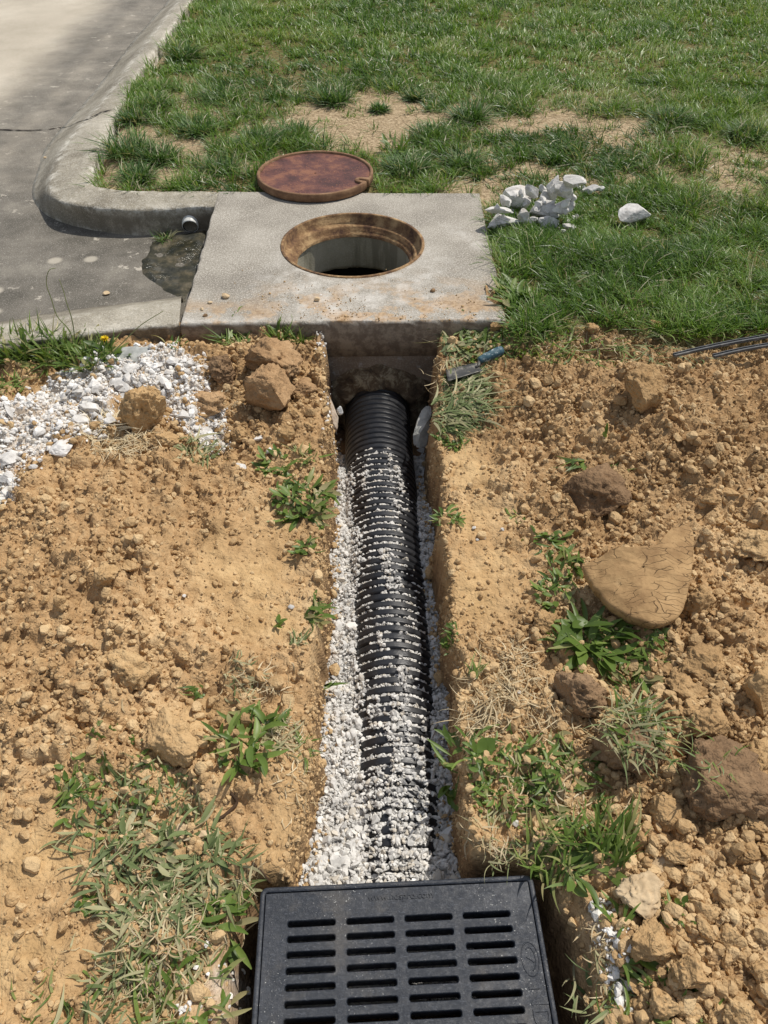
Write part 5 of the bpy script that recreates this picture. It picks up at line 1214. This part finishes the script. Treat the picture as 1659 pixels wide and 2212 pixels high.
W = [  # u, v, n, L, W, kind, label, az0, spread, lean, rad, dry
 (510, 735, 60, 55, 4.0, 'grass', 'flattened grass wisps lying under the slab left of the pipe opening', 2.6, 2.5, (.9, 1.5), .04, .25),
 (600, 732, 26, 55, 6, 'grass', 'upright green tuft against the slab face', None, 3, (.1, .9), .02, .0),
 (648, 738, 24, 52, 6, 'grass', 'upright green tuft at the top of the lime streak', None, 3, (.05, .9), .02, .0),
 (375, 745, 10, 34, 7, 'broad', 'small leaves growing where the front kerb meets the slab', None, 3, (.4, 1.2), .03, .1),
 (515, 715, 6, 34, 16, 'broad', 'shaded broad leaf under the slab edge', None, 3, (.6, 1.3), .02, .0),
 (430, 975, 40, 48, 5, 'grass', 'dark wilted tuft below the lower right tip of the rubble', None, 3, (.8, 1.5), .03, .25),
 (600, 1010, 18, 40, 13, 'broad', 'leafy weed on the bank beside the egg shaped clod', None, 3, (.5, 1.3), .03, .0),
 (665, 990, 16, 40, 6, 'grass', 'grass blades at the trench lip beside the lime crust', None, 3, (.3, 1.2), .03, .3),
 (655, 1078, 70, 44, 12, 'broad', 'dense green weed patch on the left trench lip', None, 3, (.5, 1.4), .05, .05),
 (659, 1185, 14, 28, 11, 'broad', 'small dark leaf cluster on the left trench lip below the dense weed patch', None, 3, (.6, 1.4), .015, .1),
 (674, 1322, 16, 42, 10, 'broad', 'spreading leaves on the left trench lip beside the round pebble', .4, 2.2, (.8, 1.4), .02, .15),
 (593, 1347, 6, 28, 9, 'broad', 'single small upright sprig left of the trench', None, 1, (.2, .8), .008, .0),
 (640, 1390, 14, 34, 6, 'grass', 'short tuft on the left trench lip above the dry stems', .7, 2.5, (.8, 1.4), .015, .2),
 (515, 1475, 22, 42, 4, 'grass', 'dry and dark grass stems lying flat on the left bank', .3, 2.5, (1.2, 1.55), .04, .6),
 (430, 1497, 10, 30, 6, 'grass', 'few dark blades lying on the left heap edge', 3.0, 1.5, (1.2, 1.5), .015, .1),
 (532, 1600, 46, 62, 16, 'broad', 'big bright green leafy weed on the left bank', None, 3, (.5, 1.35), .05, .02),
 (600, 1590, 26, 50, 4, 'grass', 'dry pale stems right of the big leafy weed', .2, 2, (1.1, 1.5), .04, .85),
 (655, 1620, 16, 40, 5, 'grass', 'thin green blades at the left trench lip', None, 3, (.6, 1.4), .02, .2),
 (700, 1502, 3, 48, 7, 'grass', 'single green blade hanging over the gravel', 0.1, .6, (1.1, 1.4), .006, .0),
 (135, 1745, 16, 95, 6, 'grass', 'long straight grass blades lying on the left dirt', .9, .9, (1.0, 1.4), .015, .0),
 (255, 1695, 60, 28, 12, 'oval', 'clover patch on the dirt below the wide low clod', None, 3, (.6, 1.4), .09, .0),
 (325, 1745, 60, 46, 5, 'grass', 'wilted fine grass above the weed mat', None, 3, (.9, 1.5), .07, .4),
 (250, 1790, 60, 48, 7, 'broad', 'green weed mat upper left of the grate', None, 3, (.7, 1.45), .08, .1),
 (340, 1815, 60, 52, 7, 'broad', 'green weed mat beside the two pale stones', None, 3, (.7, 1.45), .08, .15),
 (400, 1890, 46, 66, 12, 'broad', 'thick plantain leaves in the weed mat left of the grate', None, 3, (.6, 1.4), .07, .05),
 (300, 1895, 40, 64, 13, 'broad', 'plantain leaves at the left side of the weed mat', None, 3, (.7, 1.4), .07, .1),
 (470, 1895, 46, 66, 8, 'grass', 'arching grass leaves at the right side of the weed mat', None, 3, (.6, 1.35), .05, .1),
 (370, 1970, 54, 60, 7, 'grass', 'half dry grass in the middle of the weed mat', None, 3, (.9, 1.5), .08, .4),
 (470, 1975, 18, 62, 16, 'broad', 'broad leaves hanging towards the grate corner', -.4, 2.4, (.9, 1.4), .03, .05),
 (300, 2010, 40, 56, 9, 'broad', 'tangled leaves at the lower left of the weed mat', None, 3, (.8, 1.5), .07, .15),
 (500, 2035, 3, 66, 26, 'broad', 'single large dark leaf lying beside the grate', -1.0, .5, (1.1, 1.4), .004, .0),
 (350, 2075, 50, 62, 5, 'grass', 'dry tangled roots and stems left of the grate', None, 3, (1.0, 1.5), .07, .65),
 (200, 1955, 12, 18, 15, 'oval', 'tiny clover sprig alone on the left dirt', None, 3, (.8, 1.4), .014, .0),
 (330, 2140, 22, 90, 9, 'grass', 'long pale blades curving at the lower left', 1.2, 2.4, (.7, 1.3), .04, .1),
 (230, 2190, 40, 70, 8, 'grass', 'grass clump cut by the bottom picture edge on the left', .8, 3, (.6, 1.4), .07, .15),
 (130, 2150, 20, 50, 7, 'grass', 'sparse dark grass near the bottom left corner', None, 3, (.9, 1.5), .06, .3),
 (420, 2170, 20, 60, 12, 'broad', 'flattened leaves near the bottom edge left of the grate', None, 3, (.9, 1.5), .05, .2),
 (1000, 735, 60, 42, 11, 'broad', 'mat of pulled leaves under the slab right of the pipe opening', None, 3, (.7, 1.45), .07, .15),
 (1050, 745, 40, 36, 9, 'broad', 'pale leaves between the trowel handle and the slab', None, 3, (.6, 1.4), .06, .15),
 (1120, 735, 70, 30, 6, 'oval', 'low clover like weed at the front right corner of the slab', None, 3, (.3, 1.2), .06, .1),
 (1000, 775, 34, 40, 5, 'grass', 'wilted grass lying above the trowel blade', None, 3, (.9, 1.5), .05, .3),
 (985, 835, 90, 85, 5, 'grass', 'thick sheaf of cut grass lying right of the pipe below the trowel', .55, 1.2, (1.1, 1.5), .05, .1),
 (980, 880, 110, 80, 5, 'grass', 'lower sheaf of cut grass fanning over the right trench lip', .3, 1.4, (1.1, 1.5), .06, .15),
 (965, 905, 40, 60, 5, 'grass', 'ragged dark grass at the lower end of the cut sheaves', -.3, 1.6, (1.1, 1.5), .04, .1),
 (975, 945, 44, 20, 8, 'oval', 'bright green small leaved weed on the right trench lip', None, 3, (.4, 1.3), .035, .0),
 (1255, 1000, 10, 52, 8, 'grass', 'green blades draped over the dark crumbling clod', 3.6, 1.6, (.9, 1.4), .02, .0),
 (1335, 1008, 16, 44, 5, 'grass', 'pale grass on the right of the dark crumbling clod', .2, 2.0, (1.0, 1.4), .03, .3),
 (968, 1118, 26, 26, 8, 'broad', 'little weed on the right trench lip near the white pebbles', None, 3, (.4, 1.3), .02, .1),
 (1118, 1115, 8, 24, 6, 'broad', 'tiny weed on the flat soil right of the white pebbles', None, 3, (.6, 1.4), .015, .0),
 (1130, 1170, 4, 20, 7, 'broad', 'single small leaf standing on the right bank', None, 3, (.1, .5), .005, .0),
 (1195, 1172, 14, 34, 12, 'broad', 'leaf cluster left of the cracked clay fan', None, 3, (.6, 1.4), .03, .0),
 (1215, 1225, 22, 44, 11, 'broad', 'weed with upright blade at the left tip of the clay fan', None, 3, (.3, 1.3), .03, .05),
 (1195, 1285, 20, 40, 13, 'broad', 'dark spreading leaves just above the lone knobbly clod', None, 3, (.7, 1.4), .03, .05),
 (1285, 1385, 46, 80, 22, 'broad', 'large plantain cluster below the clay fan', None, 3, (.6, 1.4), .04, .02),
 (1360, 1395, 34, 60, 9, 'grass', 'dark blades at the right of the plantain cluster', None, 3, (.6, 1.4), .04, .02),
 (1235, 1385, 20, 50, 10, 'broad', 'narrow leaves at the left of the plantain cluster', 2.8, 2, (.8, 1.4), .03, .05),
 (1345, 1445, 24, 54, 12, 'broad', 'leaves trailing down from the plantain cluster to the sod', -.6, 2.6, (.7, 1.4), .04, .1),
 (1445, 1385, 4, 46, 12, 'broad', 'two leaves poking out beside the broad flat topped clod', 2.6, 1.2, (.7, 1.2), .01, .0),
 (1362, 1580, 90, 66, 6, 'grass', 'half dry grass tuft growing on the dark sod chunk', None, 3, (.4, 1.4), .05, .45),
 (1372, 1568, 24, 60, 9, 'broad', 'green leaves at the top of the dark sod chunk', None, 3, (.4, 1.3), .04, .05),
 (1520, 1625, 30, 46, 4, 'grass', 'thin grass wisps on the largest dark sod chunk', None, 3, (.8, 1.5), .05, .3),
 (972, 1395, 16, 26, 8, 'broad', 'small leaves hanging on the right trench lip', 2.8, 2.5, (.5, 1.4), .02, .1),
 (1020, 1460, 10, 50, 6, 'grass', 'single pale green blade in the straw litter', 1.0, 1.2, (.7, 1.3), .01, .3),
 (1000, 1640, 20, 56, 11, 'broad', 'weed with lance shaped leaves at the right trench lip', None, 3, (.5, 1.3), .03, .1),
 (1030, 1632, 3, 52, 34, 'broad', 'largest single leaf beside the right trench lip', .6, .6, (.7, 1.1), .005, .0),
 (982, 1705, 5, 50, 17, 'broad', 'pointed leaf hanging over the gravel from the right bank', -2.2, 1, (.8, 1.2), .01, .0),
 (1100, 1665, 50, 36, 10, 'broad', 'green weeds above the dense clover on the right bank', None, 3, (.5, 1.4), .07, .1),
 (1185, 1650, 34, 46, 9, 'grass', 'mixed grass left of the dark sod chunk', None, 3, (.6, 1.4), .06, .2),
 (1230, 1690, 40, 44, 10, 'broad', 'leafy weeds below the dark sod chunk', None, 3, (.6, 1.4), .06, .1),
 (1095, 1705, 160, 18, 9, 'oval', 'dense low clover patch on the right bank', None, 3, (.3, 1.2), .065, .0),
 (1185, 1720, 16, 30, 15, 'oval', 'larger leaved clover right of the dense clover patch', None, 3, (.4, 1.3), .03, .0),
 (1200, 1850, 60, 76, 8, 'grass', 'spreading grass clump upper right of the grate', 2.0, 4.6, (.4, 1.3), .05, .15),
 (1320, 1830, 54, 100, 9, 'grass', 'tall upright grass clump right of the spreading one', 1.5, 2.4, (.1, .8), .035, .15),
 (1235, 1862, 7, 110, 26, 'broad', 'jagged dandelion leaves between the two grass clumps', .2, 1.4, (1.0, 1.35), .02, .0),
 (1070, 1815, 30, 44, 4, 'grass', 'dry stems on the bank just above the grate', None, 3, (.9, 1.5), .04, .6),
 (1165, 1870, 10, 60, 10, 'grass', 'pale stubby stems beyond the right grate corner', .2, 1.8, (1.0, 1.4), .02, .3),
 (1240, 1905, 6, 66, 14, 'broad', 'long leaf bending down beside the right grate corner', -1.1, 1.2, (.9, 1.3), .01, .0),
 (1340, 1985, 12, 66, 9, 'broad', 'leaves crossing the white grit streak', 2.0, 3.4, (.6, 1.3), .02, .1),
 (1350, 2075, 12, 84, 11, 'broad', 'long blades lying between grit streak and square clod', -.6, 1.6, (.9, 1.4), .02, .05),
 (1440, 2092, 4, 66, 26, 'broad', 'wide dark leaf in front of the upright angular clod', 3.0, .5, (1.1, 1.4), .005, .0),
 (1450, 1965, 30, 26, 14, 'oval', 'dark clover tucked between clods right of the pale block', None, 3, (.5, 1.3), .03, .0),
 (1290, 2150, 30, 54, 7, 'grass', 'ragged dry grass along the lower grit streak', None, 3, (.7, 1.5), .04, .5),
 (1360, 2195, 20, 60, 8, 'grass', 'grass blades at the bottom edge right of the grate', None, 3, (.4, 1.3), .04, .1),
 (1480, 2200, 24, 44, 7, 'grass', 'grass at the bottom edge between the clods', None, 3, (.3, 1.3), .05, .1),
 (1180, 745, 60, 60, 5, 'grass', 'grass fringe drooping at the front right corner of the slab', None, 3, (.4, 1.3), .07, .1),
 (1290, 760, 40, 54, 5, 'grass', 'grass blades drooping over the top of the right dirt heap', -1.6, 2.4, (.8, 1.4), .08, .15),
 (1430, 765, 50, 54, 5, 'grass', 'grass tangle left of the dark plastic strips', -1.6, 2.6, (.7, 1.4), .10, .15),
 (1120, 650, 34, 55, 15, 'broad', 'broad leaved weed overlapping the right edge of the slab', 3.0, 2.4, (.6, 1.3), .05, .0),
 (1305, 945, 3, 46, 11, 'broad', 'single upright leaf standing in the far right dirt', 1.6, .3, (.0, .25), .003, .0),
]
GT = list(TREES)
for (u, v, n, L, Wd, kd, lab, az0, sp_, ln, rad, dry) in W:
    on_clod = any(q in lab for q in ('on the dark sod', 'on the largest dark sod', 'top of the dark sod', 'draped over the dark', 'right of the dark crumbling')); TREES[:] = GT + CV if on_clod else GT
    pl(u, v, n, L, Wd, kd, lab, cling=not on_clod, az0=az0, spread=sp_, lean=ln, rad=rad, dry=dry, mat=(m_wilt if ('wilt' in lab or 'cut' in lab or 'pulled' in lab or 'mat' in lab or 'dry' in lab or 'tangle' in lab) else m_weed))

TREES[:] = GT
# straw and dead stems (stuff)
r = np.random.default_rng(77); PX, AZ, LL = [], [], []
for (u, v, su, sv, n, L) in [(1090, 1490, 75, 60, 260, 60), (1040, 1560, 50, 40, 90, 60), (1110, 1420, 40, 40, 60, 40), (1180, 1540, 40, 60, 60, 50), (560, 1480, 60, 40, 60, 45), (610, 1590, 40, 30, 60, 50), (350, 1990, 110, 90, 320, 42), (330, 1850, 90, 60, 130, 36), (520, 1905, 30, 10, 26, 60), (1060, 1830, 50, 20, 60, 40), (1200, 1720, 110, 60, 120, 36), (280, 965, 50, 22, 120, 40), (480, 880, 60, 60, 40, 40), (985, 820, 40, 60, 110, 40), (1300, 2050, 30, 90, 70, 36), (1300, 1560, 80, 40, 90, 44), (300, 2130, 90, 50, 120, 44), (1290, 745, 130, 25, 200, 34), (640, 1700, 40, 90, 60, 30), (200, 1500, 160, 250, 30, 22), (1400, 950, 200, 150, 26, 24)]:
    for _ in range(n):
        P = hit(u + r.normal(0, su * .6), v + r.normal(0, sv * .6)); PX.append(P[:]); AZ.append(r.uniform(0, 6.28)); LL.append(px(L * r.uniform(.3, 1.1), P))
PX = np.array(PX); n = len(PX); PX[:, 2] += .004
V, F, A, T = leaves(PX, np.array(AZ), r.uniform(1.35, 1.65, n), np.array(LL), np.full(n, .0022) * r.uniform(.6, 1.5, n), r.uniform(-.1, .25, n), r.random(n), 4, 'grass', lambda a_, b_: np.where(trench_s(a_, b_) < .01, -9, H(a_, b_)))
off_ = len(V)
n = 16000; a_ = r.uniform(-1.8, 3.6, n); b_ = r.uniform(2.4, 6, n); ok = (-polydist(a_, b_, lawn_poly) > .01) & (r.random(n) < (1.1 - dens_at(a_, b_))); a_, b_ = a_[ok], b_[ok]; n = len(a_)
V2, F2_, A2, T = leaves(np.stack([a_, b_, H(a_, b_) + .004], 1), r.uniform(0, 6.28, n), r.uniform(1.2, 1.6, n), r.uniform(.02, .07, n), r.uniform(.0015, .003, n), r.uniform(0, .3, n), r.random(n), 2)
link('straw', mesh_np('straw', np.concatenate([V, V2]), np.concatenate([F, F2_ + off_]), m_straw, dict(rnd=np.concatenate([A, A2]))), None, None, 'dead straw and dry stems littering soil and bare lawn', 'straw', None, 'stuff')
for k, (pts, lab, rad, mt) in enumerate([([(425, 1922 - 265), (418, 1680), (412, 1705), (430, 1722)], 'thin dark root lying on the left bank', .0025, m_twig), ([(500, 1715), (512, 1735), (495, 1755), (478, 1768), (462, 1773)], 'short dark curled root above the pale stones', .004, m_twig), ([(545, 1865), (565, 1885), (583, 1908)], 'brown twig pointing at the left grate corner', .003, m_twig), ([(525, 1880), (550, 1893), (580, 1905)], 'pale straw stem beside the brown twig', .0025, m_straw)]):
    P = [tuple(np.array(hit(*p)[:]) + [0, 0, .004]) for p in pts]; me = tube(spline(P, 20), rad, mt, 'twig', None, 6); link('twig', me, None, None, lab, 'twig')
# brown root mass under the rubble
P = Vector(hit(250, 925)); 
for k in range(1):
    pl(250, 925, 160, 46, 2.6, 'grass', 'matted brown roots with dry grass at the lower edge of the rubble', az0=None, lean=(.9, 1.5), rad=.07, dry=.8, mat=m_straw, name='root_mat', cat='roots')

# ------------------------------------------------------------------ hand trowel
trw = empty('hand_trowel', hit(1034, 780), 'flat hand trowel with a worn blue handle lying on the grass beside the trench', 'trowel')
h0 = Vector(hit(1034, 780)); h1 = Vector(hit(1086, 755)); zt_ = max(h0.z, h1.z) + .028
h0 = U(1034, 779, zt_ - .004); h1 = U(1087, 755, zt_ + .014); dv = h1 - h0; Lh = dv.length
pr = [(0, .009), (.03, .0125), (.15, .0135), (.30, .0165), (.42, .0155), (.6, .0175), (.85, .0175), (.96, .015), (1.0, .006)]
tt = np.linspace(0, 1, 30); rad = np.interp(tt, [p[0] for p in pr], [p[1] for p in pr]); tube([h0 + dv * t for t in tt], rad, m_blue, 'handle', trw, 20)
bz = zt_ - .012
bc = [U(963, 801, bz - .012), U(1031, 786, bz), U(1042, 803, bz), U(968, 826, bz - .012)]
def quadgrid(c, n, m_, f): return np.array([[(c[0].lerp(c[1], i / n)).lerp(c[3].lerp(c[2], i / n), j / m_)[:] for i in range(n + 1)] for j in range(m_ + 1)]).reshape(-1, 3) + f
top = quadgrid(bc, 12, 6, 0); uu = np.tile(np.linspace(0, 1, 13), 7); vv_ = np.repeat(np.linspace(-1, 1, 7), 13); top[:, 2] += .006 * vv_ ** 2
n_ = len(top); bot_ = top - [0, 0, .0025]; F = np.concatenate([grid_faces(7, 13), grid_faces(7, 13, off=n_)[:, ::-1]])
bd = list(range(13)) + [13 * j + 12 for j in range(1, 7)] + [13 * 6 + i for i in range(11, -1, -1)] + [13 * j for j in range(5, 0, -1)]
F = np.concatenate([F, np.array([(bd[(i + 1) % len(bd)], bd[i], bd[i] + n_, bd[(i + 1) % len(bd)] + n_) for i in range(len(bd))])])
child('blade', mesh_np('blade', np.concatenate([top, bot_]), F, m_steel), trw)
tube([bc[1].lerp(bc[2], .45) + Vector((-.012, 0, .001)), bc[1].lerp(bc[2], .3) + Vector((.0, 0, .004)), h0 + dv * .02], .0055, m_steel, 'tang', trw, 10)

# ------------------------------------------------------------------ dark plastic edging strips
def cstrip(p0, p1, w_, h_, label):
    d = (p1 - p0); L = d.length; d.normalize(); s_ = Vector((-d.y, d.x, 0)).normalized(); up = Vector((0, 0, 1))
    prof = [(-w_, 0), (-w_, h_), (-w_ + .003, h_), (-w_ + .003, .0035), (-.002, .0035), (-.002, h_ * .7), (.002, h_ * .7), (.002, .0035), (w_ - .003, .0035), (w_ - .003, h_), (w_, h_), (w_, 0)]
    rg = [np.array([(p0 + d * (L * t) + s_ * a + up * (b + .004 * math.sin(t * 9)))[:] for a, b in prof]) for t in np.linspace(0, 1, 12)]
    V, F = loft(rg, True); me = mesh_np('plastic_strip', V, [F, np.array([list(range(12))[::-1]]), np.array([[len(V) - 12 + i for i in range(12)]])], m_strip, smooth=False); link('plastic_strip', me, None, None, label, 'plastic strip')
a0 = U(1455, 770, -.0); a1 = U(1659, 727, -.0); cstrip(a0, a0 + (a1 - a0) * 2.4, .008, .010, 'longer dark grey plastic strip lying on the grass at the right edge')
a0 = U(1540, 772, -.012); a1 = U(1659, 748, -.012); cstrip(a0, a0 + (a1 - a0) * 3.0, .008, .010, 'second dark plastic strip lying in front of the longer one')
print('objects', len(bpy.data.objects), 'verts', sum(len(m.vertices) for m in bpy.data.meshes))
